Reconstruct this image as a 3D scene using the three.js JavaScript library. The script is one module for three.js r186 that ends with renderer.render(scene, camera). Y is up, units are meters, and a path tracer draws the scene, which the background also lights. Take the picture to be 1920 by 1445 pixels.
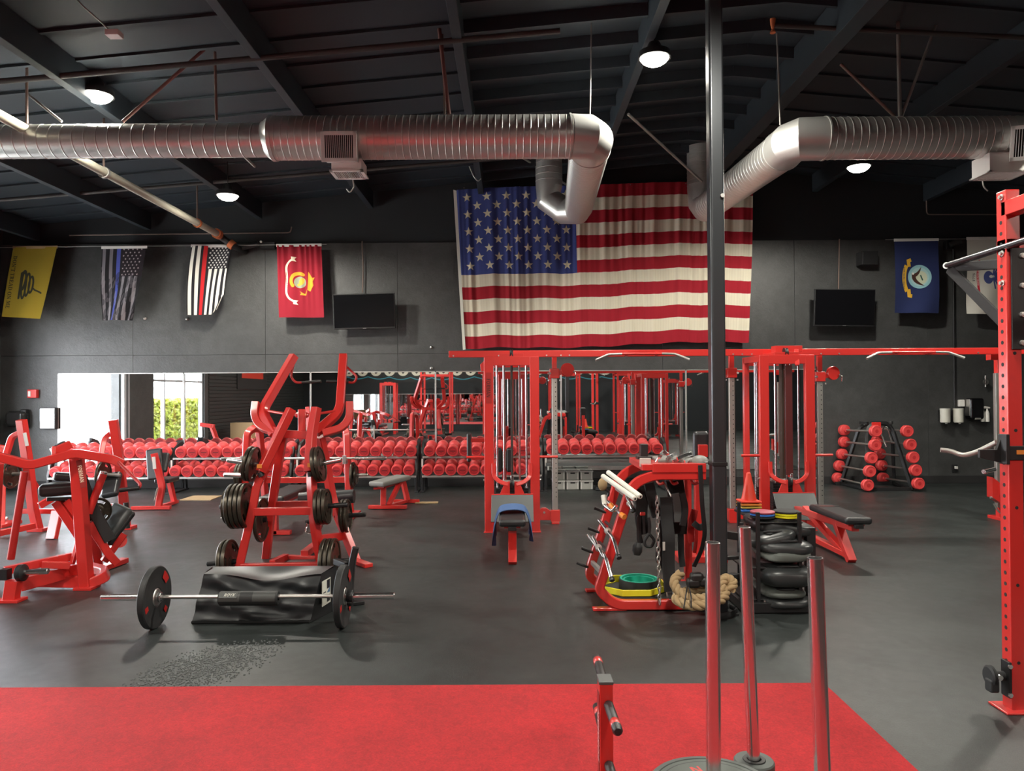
import * as THREE from 'three';
import { RoundedBoxGeometry } from 'three/addons/geometries/RoundedBoxGeometry.js';
import { mergeGeometries, toCreasedNormals } from 'three/addons/utils/BufferGeometryUtils.js';
import { RectAreaLightUniformsLib } from 'three/addons/lights/RectAreaLightUniformsLib.js';

// ---------- camera, sky, lamps, exposure ----------
const W = 1920, H = 1445, FOCAL = 1400, EYE = 1.70;
const PITCH = Math.atan((737 - H / 2) / FOCAL), ROLL = -0.006;
const scene = new THREE.Scene();
const camera = new THREE.PerspectiveCamera(2 * Math.atan(H / 2 / FOCAL) * 180 / Math.PI, W / H, 0.05, 200);
camera.rotation.order = 'YXZ';
camera.position.set(0, EYE, 0);
camera.rotation.set(PITCH, 0, ROLL);
camera.updateMatrixWorld(true);

scene.background = new THREE.Color(0.93, 0.97, 1.04);      // bright overcast-blue day outside the openings
scene.backgroundIntensity = 22.0;

const sun = new THREE.DirectionalLight(0xfff2dc, 9);
sun.position.set(-2, 34, 4); sun.target.position.set(-18, 0, -6);
sun.castShadow = true; sun.shadow.mapSize.set(2048, 2048);
Object.assign(sun.shadow.camera, { left: -25, right: 25, top: 25, bottom: -25, near: 1, far: 90 });
scene.add(sun, sun.target);

const renderer = new THREE.WebGLRenderer({ antialias: true });
renderer.toneMapping = THREE.LinearToneMapping;
renderer.toneMappingExposure = 1.0;
renderer.shadowMap.enabled = true;
RectAreaLightUniformsLib.init();

const LAMP_COLOR = new THREE.Color(1.0, 0.955, 0.84), LAMP_POWER = 55;
// ---------- helpers ----------
let seed = 12345;
const rnd = () => ((seed = (seed * 1664525 + 1013904223) >>> 0) / 4294967296);
const rr = (a, b) => a + (b - a) * rnd();
const V = (x, y, z) => new THREE.Vector3(x, y, z);
// a pixel of the photograph gives a direction; the plane z = -d, the height h or a given plane gives the distance
function ray(px, py) { return V((px - W / 2) / FOCAL, (H / 2 - py) / FOCAL, -1).applyQuaternion(camera.quaternion); }
function P(px, py, d) { const r = ray(px, py); return r.multiplyScalar(d / -r.z).add(camera.position); }
function G(px, py, h = 0) { const r = ray(px, py); return r.multiplyScalar((h - EYE) / r.y).add(camera.position); }

const taken = {};
function numbered(n) { const k = taken[n] = (taken[n] ?? -1) + 1; return k ? n + '_' + String(k).padStart(3, '0') : n; }
function thing(name, label, category, group) {
  const o = new THREE.Group(); o.name = numbered(name); o.userData = { label, category };
  if (group) o.userData.group = group;
  scene.add(o); return o;
}
function flat(g) {
  if (g.index) g = g.toNonIndexed();
  for (const k of Object.keys(g.attributes)) if (!['position', 'normal', 'uv', 'color'].includes(k)) g.deleteAttribute(k);
  if (!g.attributes.uv) g.setAttribute('uv', new THREE.BufferAttribute(new Float32Array(g.attributes.position.count * 2), 2));
  if (!g.attributes.normal) g.computeVertexNormals();
  return g;
}
function merge(...gs) { gs = gs.flat(9).map(flat); return gs.length === 1 ? gs[0] : mergeGeometries(gs); }
function mesh(name, mat, ...gs) {
  const m = new THREE.Mesh(merge(...gs), mat); m.name = name; m.castShadow = m.receiveShadow = true; return m;
}
function part(parent, name, mat, ...gs) { const m = mesh(name, mat, ...gs); parent.add(m); return m; }
function single(name, label, category, mat, gs, group) {
  const m = mesh(numbered(name), mat, gs); m.userData = { label, category }; if (group) m.userData.group = group; scene.add(m); rebase(m); return m;
}
function struct(name, mat, ...gs) { const m = mesh(name, mat, ...gs); m.userData = { kind: 'structure' }; scene.add(m); return m; }
// put the origin of a thing at the middle of its base; shapes were made in place
function rebase(o) {
  o.updateMatrixWorld(true);
  const b = new THREE.Box3().setFromObject(o), c = V((b.min.x + b.max.x) / 2, b.min.y, (b.min.z + b.max.z) / 2);
  const seen = new Set();
  o.traverse((m) => { if (m.isMesh && !seen.has(m.geometry)) { seen.add(m.geometry); m.geometry.translate(-c.x, -c.y, -c.z); } });
  o.position.copy(c); return o;
}
function copy(src, pos, turn, label, group) {
  const o = src.clone(); o.name = numbered(src.name.replace(/_\d\d\d$/, '')); o.userData = { ...src.userData };
  if (label) o.userData.label = label; if (group) o.userData.group = group;
  o.position.copy(pos); if (turn !== undefined) o.rotation.y = turn; scene.add(o); return o;
}

// shapes (all return geometries in place)
function box(cx, cy, cz, w, h, d, r = 0.004) {
  const rad = Math.min(r, w / 2.02, h / 2.02, d / 2.02);
  const g = rad > 0.0005 ? new RoundedBoxGeometry(w, h, d, 1, rad) : new THREE.BoxGeometry(w, h, d);
  return flat(g).translate(cx, cy, cz);
}
function pad(cx, cy, cz, w, h, d, r = 0.025) { return flat(new RoundedBoxGeometry(w, h, d, 4, Math.min(r, w / 2.01, h / 2.01, d / 2.01))).translate(cx, cy, cz); }
function orient(g, a, b, up = V(0, 1, 0)) {       // g lies along +z, centred; lay it from a to b
  const dir = b.clone().sub(a).normalize(); if (Math.abs(dir.dot(up)) > 0.98) up = V(0, 0, 1);
  const x = V().crossVectors(up, dir).normalize(), y = V().crossVectors(dir, x);
  const m = new THREE.Matrix4().makeBasis(x, y, dir).setPosition(a.clone().add(b).multiplyScalar(0.5));
  return g.applyMatrix4(m);
}
function beam(a, b, w, h = w, r = 0.006, up) { return orient(flat(new RoundedBoxGeometry(w, h, a.distanceTo(b), 1, Math.min(r, w / 2.1, h / 2.1))), a, b, up); }
function cyl(a, b, r, r2 = r, seg = 16) {
  const g = new THREE.CylinderGeometry(r2, r, a.distanceTo(b), seg, 1); g.rotateX(Math.PI / 2); return orient(flat(g), a, b);
}
function pipe(a, b, ro, ri, seg = 24) {              // open tube with wall thickness
  const L = a.distanceTo(b), c = Math.min(0.002, (ro - ri) / 3);
  const pts = [[ri, 0], [ro - c, 0], [ro, c], [ro, L - c], [ro - c, L], [ri, L], [ri, 0]].map((p) => new THREE.Vector2(...p));
  const g = toCreasedNormals(new THREE.LatheGeometry(pts, seg), 0.7); g.translate(0, -L / 2, 0); g.rotateX(Math.PI / 2); return orient(flat(g), a, b);
}
function lathe(profile, a, b, seg = 24, crease = 0.6) {     // profile: [radius, along] with along from a to b in metres
  const g = toCreasedNormals(new THREE.LatheGeometry(profile.map((p) => new THREE.Vector2(...p)), seg), crease);
  g.rotateX(Math.PI / 2);
  const dir = b.clone().sub(a).normalize(), up = Math.abs(dir.y) > 0.98 ? V(0, 0, 1) : V(0, 1, 0), x = V().crossVectors(up, dir).normalize(), y = V().crossVectors(dir, x);
  return flat(g).applyMatrix4(new THREE.Matrix4().makeBasis(x, y, dir).setPosition(a));
}
function fillet(pts, r, n = 5) {
  const out = [pts[0]];
  for (let i = 1; i < pts.length - 1; i++) {
    const p = pts[i], u = pts[i - 1].clone().sub(p), v = pts[i + 1].clone().sub(p), k = Math.min(r, u.length() * 0.49, v.length() * 0.49);
    const a = p.clone().addScaledVector(u.normalize(), k), b = p.clone().addScaledVector(v.normalize(), k);
    for (let j = 0; j <= n; j++) { const t = j / n; out.push(a.clone().multiplyScalar((1 - t) ** 2).addScaledVector(p, 2 * t * (1 - t)).addScaledVector(b, t * t)); }
  }
  out.push(pts[pts.length - 1]); return out;
}
const rectProfile = (w, h, c = 0.006) => [[-w / 2 + c, -h / 2], [w / 2 - c, -h / 2], [w / 2, -h / 2 + c], [w / 2, h / 2 - c], [w / 2 - c, h / 2], [-w / 2 + c, h / 2], [-w / 2, h / 2 - c], [-w / 2, -h / 2 + c]];
const roundProfile = (r, n = 12) => Array.from({ length: n }, (_, i) => [r * Math.cos(i / n * 2 * Math.PI), r * Math.sin(i / n * 2 * Math.PI)]);
function sweep(prof, pts, { closed = false, up = V(0, 1, 0), crease = 0.7, scale } = {}) {
  const n = pts.length, m = prof.length, rows = [];
  let nx = null;
  for (let i = 0; i < n; i++) {
    const a = pts[closed ? (i + n - 1) % n : Math.max(0, i - 1)], b = pts[closed ? (i + 1) % n : Math.min(n - 1, i + 1)];
    const t = b.clone().sub(a).normalize();
    if (!nx) { const u = Math.abs(t.dot(up)) > 0.98 ? V(0, 0, 1) : up; nx = V().crossVectors(u, t).normalize(); }
    else nx.addScaledVector(t, -nx.dot(t)).normalize();
    const ny = V().crossVectors(t, nx), s = scale ? scale(i / (n - 1)) : 1;
    rows.push(prof.map(([x, y]) => pts[i].clone().addScaledVector(nx, x * s).addScaledVector(ny, y * s)));
  }
  const pos = [], tri = (a, b, c) => pos.push(a.x, a.y, a.z, b.x, b.y, b.z, c.x, c.y, c.z);
  for (let i = 0; i < (closed ? n : n - 1); i++) for (let j = 0; j < m; j++) {
    const a = rows[i][j], b = rows[i][(j + 1) % m], c = rows[(i + 1) % n][(j + 1) % m], d = rows[(i + 1) % n][j];
    tri(a, b, c); tri(a, c, d);
  }
  if (!closed) for (let j = 1; j < m - 1; j++) { tri(rows[0][0], rows[0][j + 1], rows[0][j]); tri(rows[n - 1][0], rows[n - 1][j], rows[n - 1][j + 1]); }
  const g = new THREE.BufferGeometry(); g.setAttribute('position', new THREE.Float32BufferAttribute(pos, 3));
  return flat(toCreasedNormals(g, crease));
}
const sq = (pts, w, h = w, fr = 0.08, o = {}) => sweep(rectProfile(w, h, Math.min(0.007, w / 4, h / 4)), fr ? fillet(pts, fr) : pts, { crease: 0.5, ...o });
const rod = (pts, r, fr = 0.04, o = {}) => sweep(roundProfile(r, r > 0.03 ? 18 : 10), fr ? fillet(pts, fr) : pts, { crease: 1.2, ...o });
function plateShape(pts, t) {                       // outline in the x-y plane, extruded by t along z (centred), small bevel
  const s = new THREE.Shape(pts.map((p) => new THREE.Vector2(p[0], p[1])));
  return flat(new THREE.ExtrudeGeometry(s, { depth: t - 0.003, bevelEnabled: true, bevelThickness: 0.0015, bevelSize: 0.0015, bevelSegments: 1 })).translate(0, 0, -t / 2 + 0.0015);
}
function sheet(nu, nv, f, two = true) {              // f(u,v) -> Vector3; a thin cloth with uv 0..1
  const g = new THREE.PlaneGeometry(1, 1, nu, nv), p = g.attributes.position, uv = g.attributes.uv;
  for (let i = 0; i < p.count; i++) { const q = f(uv.getX(i), uv.getY(i)); p.setXYZ(i, q.x, q.y, q.z); }
  g.computeVertexNormals(); return flat(g);
}
function uvBox(g, s = 1) {                           // uv in metres by the dominant normal
  const p = g.attributes.position, n = g.attributes.normal, uv = g.attributes.uv;
  for (let i = 0; i < p.count; i++) {
    const ax = Math.abs(n.getX(i)), ay = Math.abs(n.getY(i)), az = Math.abs(n.getZ(i));
    const [a, b] = ay >= ax && ay >= az ? [p.getX(i), p.getZ(i)] : ax >= az ? [p.getZ(i), p.getY(i)] : [p.getX(i), p.getY(i)];
    uv.setXY(i, a * s, b * s);
  }
  return g;
}

// ---------- procedural textures ----------
function canvas(w, h, draw) { const c = document.createElement('canvas'); c.width = w; c.height = h; draw(c.getContext('2d'), w, h); const t = new THREE.CanvasTexture(c); t.colorSpace = THREE.SRGBColorSpace; t.anisotropy = 8; return t; }
function noiseGrid(n, cells, s0) { const a = []; let s = s0; for (let i = 0; i < cells * cells; i++) a.push((s = (s * 1664525 + 1013904223) >>> 0) / 4294967296); return (x, y) => { x *= cells; y *= cells; const i = Math.floor(x), j = Math.floor(y), f = x - i, g = y - j, u = f * f * (3 - 2 * f), v = g * g * (3 - 2 * g), q = (a_, b_) => a[((b_ % cells) + cells) % cells * cells + ((a_ % cells) + cells) % cells]; return (q(i, j) * (1 - u) + q(i + 1, j) * u) * (1 - v) + (q(i, j + 1) * (1 - u) + q(i + 1, j + 1) * u) * v; }; }
function noiseTex(n, octs, fn, srgb) {             // octs: [[cells, weight]...]; fn(value, white) -> [r,g,b] 0..255
  const fs = octs.map(([c, w], k) => [noiseGrid(n, c, 77 + k * 991), w]), data = new Uint8Array(n * n * 4);
  let s = 4242;
  for (let j = 0; j < n; j++) for (let i = 0; i < n; i++) {
    let v = 0; for (const [f, w] of fs) v += w * f(i / n, j / n);
    s = (s * 1664525 + 1013904223) >>> 0; const c = fn(v, s / 4294967296);
    const o = (j * n + i) * 4; data[o] = c[0]; data[o + 1] = c[1]; data[o + 2] = c[2]; data[o + 3] = 255;
  }
  const t = new THREE.DataTexture(data, n, n); t.wrapS = t.wrapT = THREE.RepeatWrapping; t.magFilter = THREE.LinearFilter; t.minFilter = THREE.LinearMipmapLinearFilter; t.generateMipmaps = true;
  if (srgb) t.colorSpace = THREE.SRGBColorSpace; t.needsUpdate = true; return t;
}
const again = (t, x, y = x) => { const c = t.clone(); c.repeat.set(x, y); c.needsUpdate = true; return c; };
const cl = (v) => Math.max(0, Math.min(255, v));

const lin = (r, g, b) => new THREE.Color().setRGB(r, g, b);
const S = (o) => new THREE.MeshStandardMaterial(o), PH = (o) => new THREE.MeshPhysicalMaterial(o);
const M = {};
M.red = PH({ color: lin(0.60, 0.022, 0.017), roughness: 0.4, clearcoat: 0.9, clearcoatRoughness: 0.16 });
M.redDeep = PH({ color: lin(0.40, 0.014, 0.012), roughness: 0.45 });
M.urethane = S({ color: lin(0.60, 0.05, 0.05), roughness: 0.5 });
M.urethaneFace = S({ color: lin(0.42, 0.018, 0.022), roughness: 0.55 });
M.black = S({ color: lin(0.012, 0.012, 0.013), roughness: 0.42 });
M.blackMatte = S({ color: lin(0.014, 0.014, 0.015), roughness: 0.75 });
M.vinyl = PH({ color: lin(0.016, 0.016, 0.018), roughness: 0.38, clearcoat: 0.2, clearcoatRoughness: 0.4 });
M.greyVinyl = S({ color: lin(0.20, 0.20, 0.185), roughness: 0.5 });
M.rubber = S({ color: lin(0.016, 0.017, 0.018), roughness: 0.6 });
M.chrome = S({ color: lin(0.78, 0.78, 0.78), metalness: 1, roughness: 0.2 });
M.steel = S({ color: lin(0.58, 0.57, 0.55), metalness: 1, roughness: 0.38 });
M.stainless = S({ color: lin(0.50, 0.49, 0.46), metalness: 0.9, roughness: 0.42 });
const ironTex = noiseTex(128, [[8, 0.4], [32, 0.6]], (v, w) => { const k = 0.8 + v * 0.4; return [72 * k, 66 * k, 57 * k]; }, true);
M.iron = S({ map: again(ironTex, 2), metalness: 0.65, roughness: 0.34 });
M.galv = S({ color: lin(0.70, 0.70, 0.675), metalness: 0.7, roughness: 0.33 });
M.white = S({ color: lin(0.72, 0.71, 0.68), roughness: 0.5 });
M.whitePlastic = S({ color: lin(0.66, 0.65, 0.58), roughness: 0.42 });
M.greyPlate = S({ color: lin(0.085, 0.09, 0.09), roughness: 0.45, metalness: 0.2 });
M.sticker = S({ color: lin(0.55, 0.52, 0.48), roughness: 0.5 });
M.screen = PH({ color: lin(0.004, 0.004, 0.005), roughness: 0.12 });
M.mirror = S({ color: lin(0.84, 0.86, 0.86), metalness: 1, roughness: 0.012 });
M.tan = S({ color: lin(0.36, 0.25, 0.13), roughness: 0.9 });
M.yellow = S({ color: lin(0.72, 0.66, 0.02), roughness: 0.45 });
M.green = S({ color: lin(0.02, 0.40, 0.27), roughness: 0.5 });
M.blue = S({ color: lin(0.03, 0.16, 0.55), roughness: 0.5 });
M.orange = S({ color: lin(0.70, 0.22, 0.03), roughness: 0.5 });
M.cone = S({ color: lin(0.72, 0.05, 0.025), roughness: 0.42 });
M.towel = S({ color: lin(0.045, 0.10, 0.24), roughness: 0.95 });
M.crate = S({ color: lin(0.38, 0.38, 0.35), roughness: 0.55 });
M.cardboard = S({ color: lin(0.38, 0.25, 0.13), roughness: 0.9 });
M.rust = S({ color: lin(0.45, 0.12, 0.04), roughness: 0.8 });
M.pipePaint = S({ color: lin(0.36, 0.34, 0.27), roughness: 0.5 });
M.pipeDark = S({ color: lin(0.045, 0.040, 0.038), roughness: 0.7 });
M.brace = S({ color: lin(0.17, 0.12, 0.10), roughness: 0.6 });
M.braceRed = S({ color: lin(0.16, 0.07, 0.06), roughness: 0.6 });
M.rodGrey = S({ color: lin(0.35, 0.34, 0.32), roughness: 0.45, metalness: 0.6 });
// ---------- the building ----------
const ZB = -13.75, XL = -9.42, XR = 13.0, ZR = 6.2;      // mirror wall, left wall, right wall, wall behind the camera
const RIDGE = 2.9, SLOPE = 0.092, roofY = (x) => 5.95 - SLOPE * Math.abs(x - RIDGE);

const floorTex = noiseTex(1024, [[6, 0.35], [20, 0.25], [70, 0.2], [300, 0.2]], (v, w) => { const k = 47 + (v - 0.5) * 28 + (w > 0.985 ? 26 : w < 0.02 ? -14 : (w - 0.5) * 8); return [cl(k * 0.91), cl(k), cl(k * 0.99)]; }, true);
const floorBump = noiseTex(512, [[128, 0.5], [256, 0.5]], (v, w) => { const k = 255 * (0.6 * v + 0.4 * w); return [k, k, k]; });
const floorRough = noiseTex(512, [[5, 0.45], [17, 0.35], [90, 0.2]], (v) => { const k = cl(103 + (v - 0.5) * 56); return [k, k, k]; });
M.floor = S({ map: again(floorTex, 0.4), roughness: 1, roughnessMap: again(floorRough, 0.21), bumpMap: again(floorBump, 2.5), bumpScale: 0.0012 });
const floorSlab = struct('floor', M.floor, uvBox(box((XL + XR) / 2, -0.1, (ZB + ZR) / 2, XR - XL + 0.4, 0.2, ZR - ZB + 0.4, 0)));

const wallTex = noiseTex(512, [[3, 0.3], [9, 0.3], [40, 0.25], [160, 0.15]], (v, w) => { const k = 66 + (v - 0.5) * 34 + (w - 0.5) * 5; return [cl(k * 0.985), cl(k), cl(k)]; }, true);
const wallBump = noiseTex(256, [[30, 0.5], [110, 0.5]], (v, w) => { const k = 255 * (0.75 * v + 0.25 * w); return [k, k, k]; });
M.wall = S({ map: again(wallTex, 0.22), roughness: 0.46, bumpMap: again(wallBump, 0.8), bumpScale: 0.0025 });
M.wallUpper = S({ color: lin(0.013, 0.016, 0.019), roughness: 0.75 });
M.ceiling = S({ color: lin(0.020, 0.030, 0.040), roughness: 0.62 });
M.timber = S({ color: lin(0.022, 0.032, 0.042), roughness: 0.6 });

const wallBack = struct('wall_back', M.wallUpper, box((XL + XR) / 2, 3.3, ZB - 0.16, XR - XL + 0.4, 6.8, 0.2, 0));
// painted plywood cladding up to the ledge: one sheet per 2.44 m
const cladTop = P(1500, 450, -ZB).y;
for (let x = XL, k = 0; x < XR - 0.01; x += 2.44, k++) {
  const w = Math.min(2.44, XR - x);
  for (const [y0, y1] of [[0, 2.44], [2.44, cladTop]]) part(wallBack, 'panel', M.wall, uvBox(box(x + w / 2, (y0 + y1) / 2, ZB - 0.03, w - 0.004, y1 - y0 - 0.004, 0.06, 0.002)));
}
const mirrorTop = P(700, 698, -ZB).y;

// left wall with the roll-up door opening and the glazed shopfront
const dz0 = -12.5, dz1 = -9.58, doorH = 3.0, wz0 = -7.84, wz1 = -4.6;
const wallLeft = struct('wall_left', M.wall, ...[
  [ZB - 0.1, dz0, 0, 6.7], [dz0, dz1, doorH, 6.7], [dz1, wz0, 0, 6.7], [wz0, wz1, 2.7, 6.7], [wz1, ZR + 0.1, 0, 6.7],
].map(([a, b, y0, y1]) => uvBox(box(XL - 0.1, (y0 + y1) / 2, (a + b) / 2, 0.2, y1 - y0, b - a, 0))));
M.alu = S({ color: lin(0.60, 0.62, 0.64), roughness: 0.4, metalness: 0.4 });
struct('trim_1', M.alu, box(XL + 0.03, doorH / 2, dz1 + 0.12, 0.12, doorH, 0.10), box(XL + 0.03, doorH / 2, dz1 + 0.34, 0.08, doorH, 0.06), box(XL + 0.03, doorH / 2, dz0 - 0.08, 0.12, doorH, 0.10), box(XL + 0.03, doorH + 0.06, (dz0 + dz1) / 2, 0.12, 0.12, dz1 - dz0 + 0.3));
M.glass = PH({ color: lin(0.95, 0.97, 0.96), roughness: 0.02, transmission: 1, thickness: 0, ior: 1.5 });
const shop = struct('window_1', M.alu, ...[0, 0.22, 0.62, 1].map((t) => box(XL - 0.1, 1.35, wz0 + 0.04 + (wz1 - wz0 - 0.08) * t, 0.1, 2.7, 0.07)), box(XL - 0.1, 2.66, (wz0 + wz1) / 2, 0.1, 0.08, wz1 - wz0), box(XL - 0.1, 0.05, (wz0 + wz1) / 2, 0.1, 0.1, wz1 - wz0), box(XL - 0.1, 2.1, (wz0 + wz1) / 2, 0.09, 0.06, wz1 - wz0));
for (const [a, b] of [[0, 0.22], [0.22, 0.62], [0.62, 1]]) part(shop, 'pane', M.glass, box(XL - 0.1, 1.35, wz0 + (wz1 - wz0) * (a + b) / 2, 0.008, 2.6, (wz1 - wz0) * (b - a) - 0.06, 0));
M.corrugated = S({ color: lin(0.022, 0.024, 0.024), roughness: 0.5 });
for (let k = 0; k < 24; k++) part(wallLeft, 'siding_board', M.corrugated, box(XL + 0.012, 0.06 + k * 0.115, (-4.3 + ZR) / 2, 0.03, 0.10, ZR + 4.3, 0.012));
struct('wall_right', M.wall, uvBox(box(XR + 0.1, 3.3, (ZB + ZR) / 2, 0.2, 6.8, ZR - ZB + 0.4, 0)));
struct('wall_rear', M.wallUpper, box((XL + XR) / 2, 3.3, ZR + 0.1, XR - XL + 0.4, 6.8, 0.2, 0));
struct('baseboard_back', M.blackMatte, box((XL + XR) / 2, 0.07, ZB + 0.012, XR - XL, 0.14, 0.024));

// roof: two slopes, timber purlins running away from the camera, joists between them
const ceilGeo = [];
for (const s of [-1, 1]) {
  const x1 = s < 0 ? XL - 0.3 : XR + 0.3, a = V(RIDGE, roofY(RIDGE), 0), b = V(x1, roofY(x1), 0);
  ceilGeo.push(orient(flat(new THREE.BoxGeometry(ZR - ZB + 0.6, 0.1, a.distanceTo(b))), a, b).translate(0, 0.05, (ZB + ZR) / 2));
}
const ceiling = struct('ceiling', M.ceiling, ceilGeo);
for (let k = -4; k <= 6; k++) { const x = -0.54 + k * 2.05, wide = k === 2; if (x > XL && x < XR) part(ceiling, 'purlin', M.timber, box(x, roofY(x) - (wide ? 0.21 : 0.16), (ZB + ZR) / 2, wide ? 0.2 : 0.10, wide ? 0.42 : 0.32, ZR - ZB, 0.006)); }
for (let z = ZB + 0.4; z < 1.5; z += 0.61) for (let k = -5; k < 6; k++) {
  const x0 = Math.max(XL, -0.54 + k * 2.05 + 0.05), x1 = Math.min(XR, -0.54 + (k + 1) * 2.05 - 0.05), h = k === 0 || k === 1 ? 0.14 : 0.03; if (x1 - x0 < 0.2) continue;
  const cut = x0 < RIDGE && x1 > RIDGE ? [x0, RIDGE, x1] : [x0, x1], geo = [];
  for (let c = 0; c + 1 < cut.length; c++) geo.push(beam(V(cut[c], roofY(cut[c]) - h / 2, z), V(cut[c + 1], roofY(cut[c + 1]) - h / 2, z), 0.045, h, 0.003));
  part(ceiling, 'joist', M.timber, geo);
}

// outside: paving, hedge
M.paving = S({ color: lin(0.62, 0.60, 0.55), roughness: 0.9 });
struct('pavement', M.paving, box(XL - 20.2, -0.12, -6, 40, 0.2, 60, 0));
const leafGeo = new THREE.PlaneGeometry(0.16, 0.1, 1, 1);
M.leaf = PH({ color: lin(0.30, 0.34, 0.04), roughness: 0.9, side: THREE.DoubleSide, transmission: 0.35, thickness: 0 });
const hedge = new THREE.InstancedMesh(leafGeo, M.leaf, 9000); hedge.name = 'hedge'; hedge.userData = { label: 'clipped yellow-green hedge outside the glazed shopfront', category: 'hedge', kind: 'stuff' };
{ const m = new THREE.Matrix4(), q = new THREE.Quaternion(), e = new THREE.Euler();
  for (let i = 0; i < 9000; i++) { e.set(rr(0, 6), rr(0, 6), rr(0, 6)); q.setFromEuler(e); m.compose(V(XL - 3.2 - rr(0, 0.5), rr(0, 1.55), rr(-2.8, 5.5)), q, V(1, 1, 1)); hedge.setMatrixAt(i, m); } }
scene.add(hedge);

// mirrors along the back wall: sheets with bright seams between them
const seamX = [109, 345, 583, 817, 1052, 1286, 1532].map((px) => P(px, 735, -ZB).x);
for (let i = 0; i < 6; i++) {
  const t = thing('wall_mirror', ['tall wall mirror sheet that shows the bright open doorway', 'wall mirror sheet showing the dark boarded wall behind the pulldown machine', 'wall mirror sheet behind the flat bench, between two bright seams', 'wall mirror sheet behind the cable station with the blue towel', 'wall mirror sheet above the crates and their dumbbell shelf', 'wall mirror sheet behind the cable tower with the orange cone'][i], 'mirror');
  const a = seamX[i] + 0.012, b = seamX[i + 1] - 0.012;
  part(t, 'glass', M.mirror, box((a + b) / 2, (0.28 + mirrorTop) / 2, ZB + 0.008, b - a, mirrorTop - 0.28, 0.012, 0));
  part(t, 'edge_trim', M.steel, box((a + b) / 2, mirrorTop + 0.008, ZB + 0.012, b - a, 0.016, 0.024, 0.002), box(a - 0.004, (0.28 + mirrorTop) / 2, ZB + 0.010, 0.012, mirrorTop - 0.28, 0.022, 0.002), box(b + 0.004, (0.28 + mirrorTop) / 2, ZB + 0.010, 0.012, mirrorTop - 0.28, 0.022, 0.002));
  rebase(t);
}

// steel column
const colX = P(1351, 1000, 5.75).x;
{ const t = thing('steel_column', 'tall black square steel column beside the red accessory rack', 'column');
  part(t, 'shaft', PH({ color: lin(0.055, 0.060, 0.066), metalness: 0.55, roughness: 0.3, clearcoat: 0.3, clearcoatRoughness: 0.2 }), box(colX, roofY(colX) / 2, -5.75 - 0.06, 0.112, roofY(colX), 0.12, 0.018));
  part(t, 'base_plate', M.black, box(colX, 0.008, -5.81, 0.24, 0.016, 0.24));
  const b = P(1352, 364, 5.70); part(t, 'bolt', M.steel, cyl(V(colX + 0.035, b.y, -5.745), V(colX + 0.035, b.y, -5.73), 0.018, 0.016, 12));
  part(t, 'collar', M.black, box(colX, P(1350, 870, 5.75).y, -5.81, 0.122, 0.03, 0.13));
  rebase(t); }

// red turf mat
{ const z0 = G(700, 1291).z, x1 = G(1580, 1320).x, s = new THREE.Shape();
  const r = 0.09, xa = -8.5, zb = 1.4;
  s.moveTo(xa, z0); s.lineTo(x1 - r, z0); s.quadraticCurveTo(x1, z0, x1, z0 + r); s.lineTo(x1, zb); s.lineTo(xa, zb); s.closePath();
  const g = new THREE.ExtrudeGeometry(s, { depth: 0.012, bevelEnabled: true, bevelThickness: 0.004, bevelSize: 0.004, bevelSegments: 2 });
  g.rotateX(Math.PI / 2); g.translate(0, 0.016, 0);
  const tex = noiseTex(1024, [[8, 0.3], [60, 0.25], [250, 0.45]], (v, w) => { const k = 1 + (v - 0.5) * 0.34 + (w - 0.5) * 0.16; return [cl(172 * k), cl(33 * k), cl(38 * k)]; }, true);
  M.turf = S({ map: again(tex, 0.55), roughness: 0.95, bumpMap: again(floorBump, 3), bumpScale: 0.004 });
  single('turf_mat', 'large flat red turf mat on the grey rubber floor', 'mat', M.turf, [uvBox(flat(g))]); }
// a patch of loose rubber crumb in front of the barbell
{ const g = new THREE.BoxGeometry(0.007, 0.005, 0.005), n = 1900, im = new THREE.InstancedMesh(g, S({ color: lin(0.13, 0.135, 0.135), roughness: 0.8 }), n), m = new THREE.Matrix4(), q = new THREE.Quaternion();
  const c = G(390, 1248), a = G(270, 1275), b = G(505, 1215);
  for (let i = 0; i < n; i++) { let u, v; do { u = rr(-1, 1); v = rr(-1, 1); } while (u * u + v * v > 1 || rnd() < Math.sqrt(u * u + v * v) * 0.95); q.setFromEuler(new THREE.Euler(0, rr(0, 6.3), rr(-0.4, 0.4))); const s = rr(0.5, 1.6);
    m.compose(V(c.x + u * (b.x - a.x) * 0.68 - v * 0.1, 0.002, c.z + v * (a.z - b.z) * 0.95 - u * 0.08), q, V(s, s, s)); im.setMatrixAt(i, m); }
  im.name = 'rubber_crumb'; im.userData = { label: 'patch of loose rubber crumb on the floor before the barbell', category: 'rubber crumb', kind: 'stuff' }; scene.add(im); }
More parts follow.
